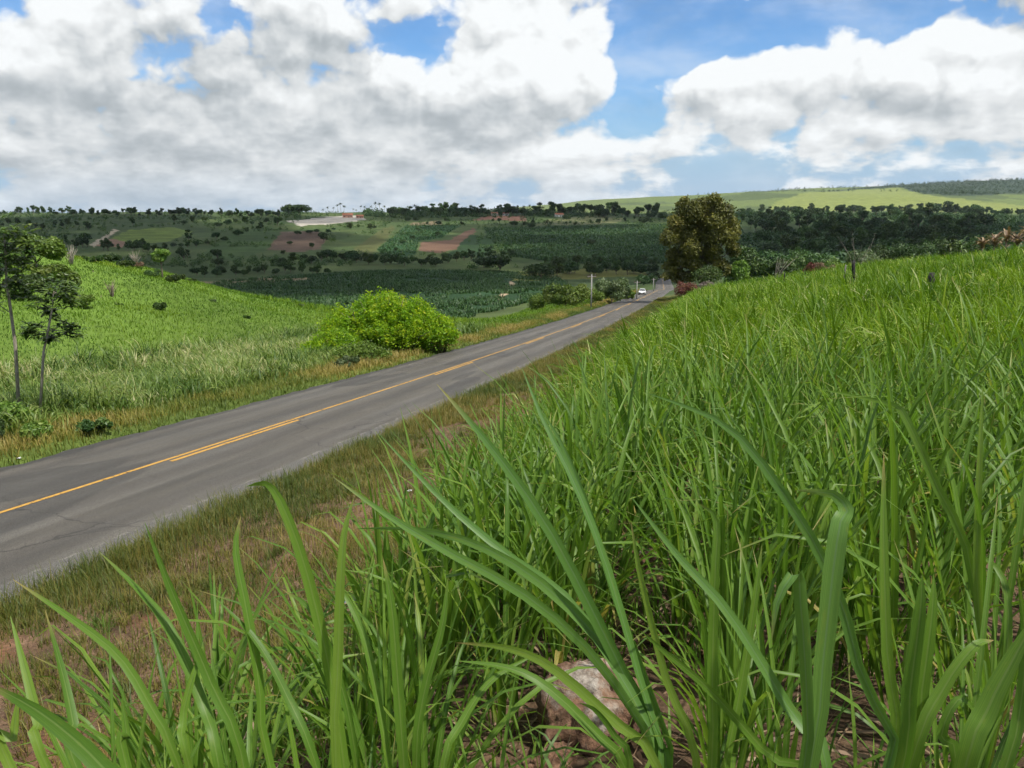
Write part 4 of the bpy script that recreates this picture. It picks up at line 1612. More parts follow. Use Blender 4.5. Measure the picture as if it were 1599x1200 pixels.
b0 = seat(606, 54, .2)
spray_bush('flowering_bush', 'large bright yellow green bush beside the left edge of the road', b0, (9.2, 6.5), 560, 'bush_y', 7, 80, .10, 4.05)
b1 = seat(520, 50, .1)
spray_bush('flowering_bush', 'low yellow green bush at the left foot of the large bright bush', b1, (4.0, 3.2), 120, 'bush_y', 8, 70, .09, 2.0)
b2 = seat(562, 46.5, .1)
spray_bush('leafy_shrub', 'dull green shrub in front of the large yellow green bush', b2, (3.6, 2.2), 90, 'leaf_bright', 9, 70, .08, 1.05)
b2 = seat(676, 54, .1)
spray_bush('flowering_bush', 'yellow green bush at the right end of the large bright bush', b2, (3.4, 3.2), 110, 'bush_y', 18, 70, .10, 2.5)


def single_top(name, px, Y, wpx, top, mat, label, cat='bush', **kw):
    hp = (at(px, top, Y)[2] - seat(px, Y)[2]) * F / Y
    return single(name, px, Y, wpx, hp, mat, label, cat, **kw)


def single(name, px, Y, wpx, hpx, mat, label, cat='bush', n=3500, trunk_h=.08, leaf=.16, nbl=12, seed=None, shape='dome', bark='bark', dz=0):
    base = seat(px, Y)
    base[2] += dz
    t = make_tree(name, seed or int(abs(px) * 7 + Y), m_of(hpx, Y), m_of(wpx, Y), n, leaf, mat, trunk_h, nbl, bark, shape)
    t.location = tuple(base)
    return tag(t, label, cat)


single_top('round_bush', 884, 132, 92, 431, 'leaf_bright', 'rounded light green bush left of the road behind the utility pole', n=9000, leaf=.20, nbl=22)
single_top('round_bush', 955, 150, 66, 424, 'leaf_grey', 'rounded greyish green bush right of the nearest utility pole', n=7000, leaf=.2, nbl=20)
single_top('round_bush', 925, 142, 44, 444, 'leaf_bright', 'small light green bush between the two rounded bushes at the pole', n=2500, leaf=.18)
single('round_bush', 982, 170, 34, 20, 'leaf_bright', 'small green bush where the grass strip meets the far road', n=2500, leaf=.18)
single_top('round_bush', 838, 140, 50, 448, 'leaf_bright', 'low scrubby bush at the left end of the roadside bushes', n=2500, leaf=.17)
single_top('red_leaved_bush', 1074, 112, 46, 428, 'leaf_red', 'reddish leaved bush at the foot of the large olive tree', n=4200, leaf=.10, nbl=16)
single_top('red_leaved_bush', 1106, 108, 40, 432, 'twig', 'bare greyish brown bush right of the reddish bush', n=3600, leaf=.09, nbl=14)
single_top('round_bush', 1103, 128, 48, 402, 'leaf', 'dark green bush in front of the trunk of the large olive tree', n=4200, leaf=.14, nbl=14)
single_top('dry_shrub', 1258, 98, 24, 398, 'leaf_red', 'rust brown dry shrub at the far edge of the cane field', n=1600, leaf=.10, nbl=9)
single_top('dry_shrub', 1285, 100, 40, 404, 'leaf_brown', 'low withered brown shrub behind the dark fence post', n=1800, leaf=.10, nbl=10)

# bushes and trees between the big tree and the wood, right
for px, Y, w_, h_, mt, lab in [
        (1165, 165, 56, 362, 'leaf', 'mid green bushy tree right of the large olive tree'),
        (1150, 150, 34, 388, 'leaf_bright', 'sunlit yellowish green shrub touching the large olive tree'),
        (1195, 180, 64, 368, 'leaf_dark', 'dark bushy tree behind the bleached dead branch'),
        (1225, 160, 50, 388, 'leaf', 'green bushy tree right of the bleached dead branch'),
        (1262, 190, 70, 374, 'leaf', 'rounded green tree above the rust brown dry shrub'),
        (1300, 170, 60, 390, 'leaf_bright', 'light green rounded bush behind the fence posts'),
        (1345, 185, 54, 378, 'leaf_grey', 'pale grey green bush with bare twigs at the end of the green bushes'),
        (1385, 200, 74, 366, 'leaf_dark', 'dark tree standing right of the pale twiggy bush'),
        (1425, 190, 84, 362, 'leaf_dark', 'broad dark tree touching the far edge of the cane field'),
        (1475, 210, 76, 358, 'leaf_dark', 'dark rounded tree at the right end of the near wood'),
        (1525, 230, 66, 350, 'leaf_dark', 'low dark tree left of the withered palms')]:
    single_top('bushy_tree', px, Y, w_, h_, mt, lab, 'tree', n=6500, trunk_h=.1, leaf=.30, nbl=18)

# bleached dead branches
def dead_branch(px, Y, label, hpx, seed, mat='twig', ns=14, lean=0.0):
    g = np.random.default_rng(seed)
    base = seat(px, Y)
    hh = m_of(hpx, Y)
    mb = MB()
    for k in range(ns):
        a = g.uniform(0, 6.28)
        e = Vector((math.cos(a) * hh * g.uniform(.1, .4) + lean * hh, math.sin(a) * hh * .4, hh * g.uniform(.5, 1)))
        mb.tube([(0, 0, -.3), (e.x * .4, e.y * .4, e.z * .55), e], [.035, .022, .008], 5)
        f = Vector((e.x * .4, e.y * .4, e.z * .55))
        mb.tube([f, f + Vector(g.normal(size=3)) * hh * .16 + Vector((0, 0, hh * .2))], [.018, .006], 4)
    return tag(mb.build('dead_branch', M[mat], None, True, tuple(base)), label, 'dead branch')


dead_branch(1208, 100, 'bleached white dead branch poking out at the field edge', 46, 4, 'bark_pale', 6, .45)
dead_branch(1338, 150, 'tall thin bare twigs rising out of the pale bush', 92, 6, 'bark_pale', 6)
dead_branch(212, 82, 'grey bare shrub on the crest of the left hill', 24, 9, 'bark_pale')
dead_branch(175, 62, 'grey leafless twigs beside the dark shrub on the hill face', 28, 10, 'bark')
dead_branch(112, 70, 'pale leafless shrub beside the trees at the top of the left hill', 30, 11, 'bark_pale')

# left hill trees and shrubs
for px, Y, w_, h_, mt, th, lab, cat in [
        (58, 64, 92, 352, 'leaf_bright', .1, 'large rounded green tree on top of the left hill', 'tree'),
        (12, 60, 76, 356, 'leaf', .1, 'green tree at the picture edge behind the slender sapling', 'tree'),
        (88, 58, 82, 398, 'leaf_bright', .1, 'light green bush below the large rounded tree on the left hill', 'bush'),
        (40, 54, 70, 420, 'leaf', .1, 'dull green bush between the two slender saplings on the left hill', 'bush'),
        (-30, 54, 90, 370, 'leaf', .1, 'dark green tree cut off by the left picture edge', 'tree'),
        (150, 74, 40, 396, 'leaf', .1, 'small green bush on the left hill crest beside pale twigs', 'bush'),
        (172, 80, 44, 394, 'leaf_dark', .1, 'dark shrub on the hill crest behind the small green bush', 'bush'),
        (196, 78, 34, 404, 'leaf', .1, 'green shrub on the crest left of the grey bare shrub', 'bush'),
        (254, 78, 36, 388, 'leaf_bright', .5, 'small solitary tree with a round crown on the hill crest', 'tree'),
        (240, 76, 40, 418, 'leaf', .05, 'low green bush at the foot of the small solitary tree', 'bush'),
        (274, 76, 40, 424, 'leaf', .05, 'low spreading bush right of the small solitary tree', 'bush'),
        (182, 60, 30, 480, 'leaf_dark', .05, 'dark pointed shrub on the bright hill face', 'bush'),
        (158, 61, 26, 492, 'leaf_dark', .05, 'small dark shrub left of the pointed shrub on the hill face', 'bush'),
        (145, 68, 30, 440, 'leaf_brown', .05, 'brown dry shrub below the trees on the left hill', 'bush'),
        (465, 84, 30, 476, 'leaf_grey', .05, 'pale bush at the right end of the hill crest', 'bush'),
        (385, 66, 16, 494, 'leaf', .05, 'tiny shrub alone on the right of the hill face', 'bush'),
        (122, 76, 44, 400, 'leaf_dark', .05, 'dark bush on the skyline of the left hill right of the large tree', 'bush'),
        (215, 80, 30, 408, 'leaf_brown', .05, 'brownish dry shrub on the hill crest left of the small solitary tree', 'bush'),
        (298, 82, 30, 436, 'leaf', .05, 'low bush on the falling crest right of the spreading bush', 'bush'),
        (130, 56, 40, 455, 'leaf_bright', .05, 'pale green bush on the upper hill face behind the leaning sapling', 'bush'),
        (330, 70, 18, 470, 'leaf_grey', .05, 'small greyish weed clump below the falling hill crest', 'bush'),
        (250, 62, 24, 470, 'leaf', .05, 'green weed clump in the middle of the bright hill face', 'bush')]:
    single_top('hill_tree' if cat == 'tree' else 'hill_shrub', px, Y, w_, h_, mt, lab, cat, n=13000 if w_ > 60 else 3000, trunk_h=.5 if px == 254 else .08, leaf=.17 if w_ > 60 else .11, nbl=18, shape='round' if px == 254 else 'dome')


# slender saplings with hand shaped leaf clusters
def sapling(px_pts, Y, clusters, label, seed, trunk_r):
    g = np.random.default_rng(seed)
    base = seat(px_pts[0][0], Y)
    root = empty('sapling', tuple(base))
    pts = [np.array([0, 0, -.2])] + [at(px, py, Y) - base for px, py in px_pts[1:]]
    mb = MB()
    mb.tube(pts, list(np.linspace(trunk_r, trunk_r * .35, len(pts))), 8)
    Vs, Qs, Rs, o = [], [], [], 0
    for (px, py, r) in clusters:
        c = at(px, py, Y + g.uniform(-.5, .5)) - base
        j = min(range(1, len(pts)), key=lambda q: np.linalg.norm(pts[q] - c))
        s = pts[j] * .85 + pts[max(j - 1, 0)] * .15
        mb.tube([s, (s + c) / 2 + np.array([0, 0, .06]), c], [trunk_r * .3, trunk_r * .2, trunk_r * .1], 5)
        for q in range(int(7 + r * 15)):
            cc = c + g.normal(size=3) * r * np.array([.42, .42, .38])
            n = 7                                       # seven drooping leaflets on a stalk
            a = np.linspace(0, 6.28, n, endpoint=False) + g.uniform(0, 1)
            V, Q, U_, R = blades(np.tile(cc, (n, 1)), g.uniform(.24, .42, n), g.uniform(.08, .13, n), a, g.uniform(.9, 1.6, n), g.uniform(.5, 1.2, n), np.full(n, 1.5), 3, None, np.full(n, g.random()) * .8 + g.random(n) * .2)
            Vs.append(V)
            Qs.append(Q + o)
            Rs.append(R)
            o += len(V)
    mb.build('trunk', M['bark_pale'], root, True)
    link('foliage', mesh_np('foliage', np.concatenate(Vs), np.concatenate(Qs), {'rnd': np.concatenate(Rs)}, mats=[M['sapling']]), root)
    return tag(root, label, 'sapling')


sapling([(30, 606), (24, 540), (16, 480), (10, 440), (8, 390), (6, 360)], 27, [(8, 362, .6), (28, 372, .5), (14, 392, .6), (36, 410, .5), (-12, 400, .7), (22, 432, .6), (-6, 448, .6), (30, 450, .35), (-20, 470, .5), (45, 385, .3)],
        'taller slender sapling with a bare pale trunk at the left edge', 3, .065)
sapling([(60, 598), (68, 550), (76, 512), (82, 480), (84, 455)], 26.5, [(84, 455, .5), (62, 470, .4), (104, 470, .4), (78, 492, .35), (52, 512, .4), (46, 524, .3), (98, 512, .45), (114, 520, .35), (80, 530, .25), (95, 450, .4), (110, 455, .3)],
        'shorter leaning sapling with drooping dark leaves beside the taller one', 4, .05)
for px, Y, w_, h_, mt, lab in [(20, 25, 60, 66, 'leaf_bright', 'leafy green shrub at the foot of the two saplings'), (60, 23, 50, 44, 'leaf_bright', 'yellowish green shrub in the tall grass right of the sapling trunks'),
                               (150, 24, 60, 34, 'leaf', 'dark green shrub in the tall grass beside the verge'), (-20, 22, 60, 60, 'leaf', 'dark shrub cut by the picture edge above the left verge'),
                               (545, 43, 56, 26, 'leaf_grey', 'dull shrub in the tall grass left of the yellow green bush'), (185, 29, 50, 26, 'leaf', 'dark weed clump in the middle of the tall grass'), (330, 34, 44, 22, 'leaf_bright', 'broad leaved weed clump where the tall grass thins out')]:
    single('leafy_shrub', px, Y, w_, h_, mt, lab, 'bush', 2600, .04, .07, 14)

# withered palms at the right edge of the field
for k, (px, Y, hh) in enumerate([(1478, 118, 368), (1496, 122, 366), (1548, 112, 354), (1566, 116, 347), (1582, 110, 352), (1598, 114, 338), (1530, 118, 360)]):
    base = seat(px, Y)
    hh = float(at(px, hh, Y)[2] - base[2])
    g = np.random.default_rng(300 + k)
    root = empty('withered_palm', tuple(base))
    mb = MB()
    mb.tube([(0, 0, -.3), (.05, 0, hh * .3), (.1, .05, hh * .65)], [.16, .13, .10], 7)
    mb.build('trunk', M['bark'], root, True)
    n = 34
    B = np.tile(np.array([[.1, .05, hh * .66]]), (n, 1)) + np.stack([g.normal(0, .1, n), g.normal(0, .1, n), g.uniform(-.9, .3, n)], 1)
    V, Q, U_, R = blades(B, g.uniform(1.1, 2.1, n), g.uniform(.22, .42, n), g.uniform(0, 6.28, n), g.uniform(.2, 1.2, n), g.uniform(.8, 2.0, n), np.full(n, 1.3), 5, None, g.random(n), True)
    link('fronds', mesh_np('fronds', V, Q, {'rnd': R}, U_, mats=[M['leaf_brown'] if k not in (0, 1) else M['leaf_grey']]), root)
    LABS = ['pale green stubby palm at the field edge left of the withered palms', 'second pale green palm just right of the stubby one', 'withered brown palm third from the right picture edge',
            'taller brown palm with tangled dead fronds second of the dense group', 'brown palm in front of the tallest withered palm', 'tallest withered palm at the right picture edge', 'lowest withered palm at the left end of the brown group']
    tag(root, LABS[k], 'palm')


# --- distant trees one can tell apart
def pr(kind, k):
    if kind == 'dark':
        return ('dark', k), lambda: make_tree('dark_tree', 700 + k, 8, 9, 1700, .42, 'leaf_dark', .08, 13, 'bark', 'dome')
    if kind == 'mid':
        return ('mid', k), lambda: make_tree('bushy_tree', 720 + k, 8, 8, 1700, .40, 'leaf', .12, 12, 'bark', 'round')
    if kind == 'tall':
        return ('tall', k), lambda: make_tree('tall_tree', 740 + k, 11, 7, 1700, .42, 'leaf_dark', .10, 11, 'bark', 'round')
    if kind == 'cone':
        return ('cone', k), lambda: make_tree('conical_tree', 760 + k, 10, 6, 1400, .40, 'leaf_dark', .08, 11, 'bark', 'cone')
    return ('palm', k), lambda: palm_proto(780 + k, 9)


NOM = {'dark': 8.0, 'mid': 8.0, 'tall': 11.0, 'cone': 10.0, 'palm': 11.0}


def far_tree(kind, px, py, hpx, label, group, cat='tree', wide=1.0):
    g = hit(px, py, 60, 6000)
    if g is None or g[1] > 2300:
        g = seat(px, 1150)
    key, fn = pr(kind, random.randint(0, 3))
    s = m_of(hpx, g[1]) / NOM[kind]
    return place(key, fn, g, (s * wide, s * wide, s), label, cat, group)


SINGLES = [('dark', 340, 405, 20, 1.2, 'upper of two dark round trees in the valley meadow'), ('dark', 342, 416, 17, 1.2, 'lower of two dark round trees in the valley meadow'),
           ('cone', 287, 408, 22, 1.0, 'dark bushy tree left of the two round meadow trees'), ('dark', 506, 379, 20, 1.0, 'dark round tree at the right corner of the ploughed brown plot'),
           ('dark', 488, 387, 10, 1.0, 'small dark bush just below the tree at the ploughed plot'), ('tall', 295, 376, 18, 1.1, 'dark tree on the far slope right of the sunlit meadow'),
           ('tall', 207, 352, 14, 1.1, 'dark tree below the skyline left of the sunlit meadow'), ('dark', 682, 368, 8, 1.2, 'small dark tree above the red plot on the far slope'),
           ('dark', 830, 356, 10, 1.3, 'round dark bush at the top of the dark far field'), ('dark', 884, 344, 11, 1.2, 'dark bush beside the pale far farmhouse'), ('dark', 936, 338, 12, 1.4, 'dark round tree in the pale ridge meadow'),
           ('dark', 1006, 349, 14, 1.2, 'dark round tree at the right end of the ridge meadow'), ('dark', 860, 387, 9, 1.5, 'dark round bush in the left part of the dark far field'), ('dark', 925, 382, 10, 1.8, 'dark flat bush in the middle of the dark far field'),
           ('dark', 637, 346, 8, 1.1, 'left of two small bushes on the ridge meadow'), ('dark', 650, 346, 9, 1.1, 'right of two small bushes on the ridge meadow'), ('cone', 1180, 362, 20, .8, 'small conical dark tree in the clearing of the right wood'),
           ('tall', 1452, 345, 30, 1.5, 'tallest dark tree rising over the right wood'), ('dark', 845, 437, 34, 1.3, 'large dark tree left of the light valley meadow'), ('mid', 870, 432, 30, 1.2, 'green tree in the shade behind the rounded bushes'),
           ('dark', 780, 424, 34, 1.5, 'broad dark tree at the right end of the valley hedgerow'), ('dark', 755, 418, 22, 1.5, 'dark tree left of the broad tree ending the valley hedgerow'), ('dark', 470, 330, 0, 1.0, '')]
for kind, px, py, hpx, wd, lab in SINGLES:
    if hpx:
        far_tree(kind, px, py, hpx, lab, None, 'tree', wd)


def row(pts, step, kinds, hpx, label, group, jit=3, wd=(.8, 1.25), cat='tree'):
    tot = 0
    for (x1, y1), (x2, y2) in zip(pts[:-1], pts[1:]):
        n = max(1, int(math.hypot(x2 - x1, y2 - y1) / step))
        for k in range(n):
            t = (k + random.random() * .8) / n
            far_tree(random.choice(kinds), x1 + (x2 - x1) * t + random.uniform(-2, 2), y1 + (y2 - y1) * t + random.uniform(-jit, jit), random.uniform(*hpx), label, group, cat, random.uniform(*wd))
            tot += 1
    return tot


row([(430, 412), (520, 408), (640, 414), (690, 416)], 12, ['dark', 'dark', 'mid'], (13, 22), 'dark tree in the hedgerow along the foot of the far slope', 'trees of the far slope hedgerow')
row([(690, 412), (730, 408), (800, 408)], 11, ['dark', 'tall', 'mid'], (14, 24), 'dark tree in the thick clump right of the red plot', 'trees of the clump by the red plot')
row([(300, 432), (400, 428), (520, 428)], 13, ['dark', 'mid'], (11, 19), 'dark tree in the lower valley hedgerow above the pale strip', 'trees of the lower valley hedgerow')
row([(95, 384), (150, 388), (230, 396), (300, 402)], 13, ['dark', 'cone', 'tall'], (12, 24), 'dark tree in the dip behind the left hill', 'trees behind the left hill')
row([(215, 394), (300, 386), (400, 362), (440, 350)], 17, ['dark', 'mid'], (8, 15), 'small dark tree along the field boundary climbing the far left slope', 'trees of the climbing field boundary')
row([(880, 430), (940, 428), (1028, 430)], 14, ['dark', 'mid', 'dark'], (18, 30), 'dark tree behind the roadside bushes in the valley', 'trees behind the roadside bushes')
row([(850, 412), (950, 410), (1035, 412)], 12, ['dark', 'mid'], (9, 15), 'small dark tree at the lower edge of the dark far field', 'trees at the foot of the dark far field')
row([(1000, 446), (1030, 442)], 9, ['mid', 'dark'], (18, 26), 'green tree beside the far end of the road', 'trees at the far end of the road')
row([(440, 400), (470, 362), (520, 362), (600, 354)], 15, ['dark', 'mid'], (5, 10), 'small bush on the bank round the ploughed brown plot', 'bushes round the ploughed plot', 4, (1.0, 1.6), 'bush')
row([(600, 404), (640, 372), (660, 350), (730, 350)], 14, ['dark', 'mid'], (5, 10), 'small bush on the strip between the green field and the red plot', 'bushes beside the red plot', 4, (1.0, 1.6), 'bush')
row([(760, 350), (860, 352), (1030, 347)], 16, ['dark', 'mid', 'tall'], (6, 11), 'small tree along the upper edge of the dark far field', 'trees of the upper field edge', 3)
row([(0, 352), (90, 356), (150, 360)], 12, ['dark', 'mid', 'tall'], (8, 15), 'dark tree on the far left slope left of the pale track', 'trees left of the pale track', 6)
row([(270, 350), (360, 350), (440, 344)], 15, ['dark', 'mid'], (7, 12), 'small tree on the far left slope under the skyline right of the meadow', 'trees under the left skyline', 5)
# ridge
row([(0, 337), (120, 336), (250, 338), (360, 338), (440, 338)], 8, ['mid', 'dark', 'tall', 'cone'], (7, 15), 'small tree on the skyline of the far left ridge', 'skyline trees of the left ridge', 2)
row([(450, 336), (480, 334)], 7, ['dark', 'dark'], (16, 22), 'dark dome shaped tree above the sandy pit', 'trees above the sandy pit', 2)
row([(500, 336), (560, 335), (606, 334)], 7, ['palm', 'palm'], (9, 17), 'coconut palm standing against the sky above the sandy pit', 'palms above the sandy pit', 2, (.8, 1.1), 'palm')
row([(606, 336), (640, 336)], 8, ['dark', 'tall'], (15, 20), 'dark tree on the ridge right of the sandy pit', 'trees right of the sandy pit', 2)
row([(640, 336), (750, 336), (850, 336)], 5, ['palm', 'tall', 'dark', 'tall', 'mid'], (9, 19), 'coconut palm or slim tree in the grove along the ridge', 'trees of the ridge palm grove', 2, (.9, 1.4))
row([(850, 337), (930, 336), (1040, 342)], 9, ['dark', 'tall', 'mid'], (12, 22), 'dark tree on the ridge behind the pale meadow', 'trees behind the ridge meadow', 3)
# right wood: the nearer trees
for ly, hp in ((344, (14, 22)), (356, (18, 26)), (370, (20, 30)), (386, (24, 36)), (402, (26, 38))):
    row([(1160 + (ly - 344) * .8, ly), (1360, ly - 1), (1540, ly - 12)], 17, ['dark', 'dark', 'mid', 'tall'], hp, 'dark tree in the shaded wood between the cane field and the sunlit hills', 'trees of the shaded wood', 4)
row([(1150, 336), (1300, 334), (1450, 334), (1610, 338)], 9, ['dark', 'tall', 'mid', 'dark'], (10, 17), 'tree along the far rim of the shaded wood below the sunlit hills', 'rim trees of the shaded wood', 2)


# far woods and scrub that read as one mass
def mass(name, label, pts, hgt, mat, nl, cat):
    g = RNG
    n = len(pts)
    k = np.repeat(np.arange(n), nl)
    dv = g.normal(size=(n * nl, 3))
    dv[:, 2] = np.abs(dv[:, 2])
    dv /= np.linalg.norm(dv, axis=1)[:, None]
    hh = (hgt * g.uniform(.6, 1.25, n))[k]
    P = pts[k] + dv * np.stack([hh * .55, hh * .55, hh * .95], 1) * g.uniform(.5, 1, n * nl)[:, None]
    V, Q = cards(P, dv + g.normal(size=dv.shape) * .5, hh * g.uniform(.07, .16, n * nl), .6)
    tone = np.clip(g.random(n)[k] * .6 + g.random(n * nl) * .4, 0, 1)
    me = mesh_np(name, V, Q, {'rnd': np.repeat(tone, 4)}, smooth=False, mats=[M[mat]])
    return tag(link(name, me), label, cat, kind='stuff')


def ground_pts(n, x0, x1, y0, y1, test=None):
    """points spread over the ground between two depths; x0, x1 as slopes x/y"""
    y = np.exp(u(math.log(y0), math.log(y1), n))
    x = y * u(x0, x1, n)
    P = np.stack([x, y, H(x, y)], 1)
    if test is not None:
        px, py = proj(P)
        P = P[test(px, py, P)]
    return P


mass('woodland', 'shaded wood filling the hollow between the cane field and the sunlit hills',
     ground_pts(4200, .27, .70, 230, 1400, lambda px, py, P: (px > 1150) & ~inpoly(px, py, [(1150, 352), (1290, 348), (1300, 360), (1160, 372)])), 8.0, 'leaf_dark', 70, 'wood')
mass('far_woodland', 'dark wood along the crest of the far right hills',
     ground_pts(5200, .2, .72, 2600, 5200, lambda px, py, P: inpoly(px, py, [(1280, 301), (1400, 289), (1620, 270), (1620, 302), (1500, 306), (1440, 303), (1405, 293)]) | ((RNG.random(len(px)) < .3) & (py < 300 + (fbm(P[:, 0] / 300, P[:, 1] / 300, 3, 8) - .5) * 30) & (P[:, 1] > 4000))), 14.0, 'leaf_dark', 26, 'wood')
mass('ridge_scrub', 'scrub and small trees scattered over the far left slope and its skyline',
     ground_pts(5200, -.75, .24, 480, 1350, lambda px, py, P: (fbm(P[:, 0] / 60, P[:, 1] / 60, 4, 15) + .24 * sstep(800, 1150, P[:, 1]) + .22 * sstep(-.4, -.62, P[:, 0] / P[:, 1]) > .56) & ~inpoly(px, py, [(418, 394), (440, 360), (512, 360), (512, 392)]) & ~inpoly(px, py, [(645, 398), (660, 374), (745, 354), (750, 364), (700, 398)]) & ~inpoly(px, py, [(440, 356), (500, 338), (575, 334), (575, 346), (500, 356)]) & ~inpoly(px, py, [(160, 384), (180, 356), (290, 354), (300, 362), (260, 384)])), 3.6, 'leaf', 46, 'scrub')


mass('ridge_grove', 'dense grove of trees and palms running along the far ridge',
     ground_pts(900, -.28, .20, 1000, 1260, lambda px, py, P: (fbm(P[:, 0] / 40, P[:, 1] / 300, 3, 47) > .40) & (py < 340) & ((px > 570) | (px < 470))), 9.0, 'leaf_dark', 46, 'wood')


# crops in the shaded valley
def crop(n, x0, x1, y0, y1, poly, hgt, wd, dens):
    P = ground_pts(n, x0, x1, y0, y1, lambda px, py, P: inpoly(px, py, poly) & (fbm(P[:, 0] / 9, P[:, 1] / 9, 4, 23) > dens))
    n = len(P)
    return blades(P, hgt * u(.6, 1.2, n), wd * u(.7, 1.3, n), u(0, 6.28, n), u(0, .5, n), u(.5, 1.8, n), u(1, 2, n), 2, u(-1, 1, n), np.clip(u(0, 1, n) ** 1.5, 0, 1), prof='x')


M['crop'] = leaf_mat('valley_crop_leaf', [(0, (.026, .066, .020)), (.6, (.044, .098, .028)), (1, (.075, .13, .04))], .25, .06)
stuff('valley_crop', [crop(150000, -.45, .10, 170, 470, [(290, 458), (345, 440), (560, 424), (760, 421), (870, 432), (900, 455), (700, 505), (420, 505)], 1.6, .30, .44),
                      crop(70000, -.06, .22, 440, 1300, PARCELS[9][0], 2.4, .6, .35), crop(24000, -.2, 0, 440, 1300, PARCELS[10][0], 2.0, .6, .35)], M['crop'],
      'dark green cane crop in the shaded valley below the road', 'crop')


# ---------------------------------------------------------------- utility poles, fence posts
def pole(px, Y, hm, label):
    base = seat(px, Y, .1)
    root = empty('utility_pole', tuple(base))
    mb = MB()
    mb.tube([(0, 0, -.5), (0, 0, hm)], [.13, .085], 10)
    mb.build('shaft', M['concrete'], root, True)
    mb = MB()
    mb.box((0, 0, hm - .35), (1.5, .10, .12), .3)
    mb.build('crossarm', M['grey_wood'], root)
    for q in (-.65, 0, .65):
        ins = MB()
        cx_, cy_ = q * math.cos(.3), q * math.sin(.3)
        ins.tube([(cx_, cy_, hm - .29), (cx_, cy_, hm - .22), (cx_, cy_, hm - .16), (cx_, cy_, hm - .08)], [.03, .07, .05, .03], 8)
        ins.build('insulator', M['ceramic'], root, True)
    return tag(root, label, 'pole')


pole(923, 128, 5.4, 'tallest looking concrete utility pole beside the rounded light green bush')
pole(994, 172, 4.2, 'second utility pole left of the white car and farther down the road')
pole(1020, 240, 4.2, 'farthest utility pole beside the shaded trees past the white car')


def post(px, bottom, top, r, lean, mat, label, name='fence_post'):
    Y = 25.0                                   # far enough out for the cane in front to reach only as high as in the photo
    while Y < 115:
        c_ = seat(px, Y) + np.array([0, 0, 1.0])
        if proj(c_)[1][0] <= bottom:
            break
        Y += 1.0
    base = seat(px, Y)
    hm = float(at(px, top, Y)[2] - base[2])
    mb = MB()
    g = np.random.default_rng(int(px))
    n = 7
    pts = [(lean[0] * hm * k / n + g.uniform(-.02, .02), lean[1] * hm * k / n, hm * k / n - .3 * (k == 0)) for k in range(n + 1)]
    rs = [r * g.uniform(.85, 1.15) for _ in range(n + 1)]
    rs[-1] = r * .7
    mb.tube(pts, rs, 9)
    mb.tube([pts[4], (pts[4][0] + r * 1.6, pts[4][1], pts[4][2] + r * 1.5)], [r * .5, r * .3], 6)
    return tag(mb.build(name, M[mat], None, True, tuple(base)), label, 'fence post' if name == 'fence_post' else 'stump')


post(1333, 442, 407, .075, (-.10, 0), 'charred', 'dark leaning fence post with a pale top rising out of the cane')
post(1313, 441, 414, .045, (.05, 0), 'grey_wood', 'thin grey fence post left of the dark leaning post')
post(1449, 466, 426, .11, (-.02, 0), 'charred', 'charred black stump standing alone in the cane field', 'burnt_stump')
post(1222, 446, 426, .05, (0, 0), 'charred', 'short dark fence post at the left part of the cane field')


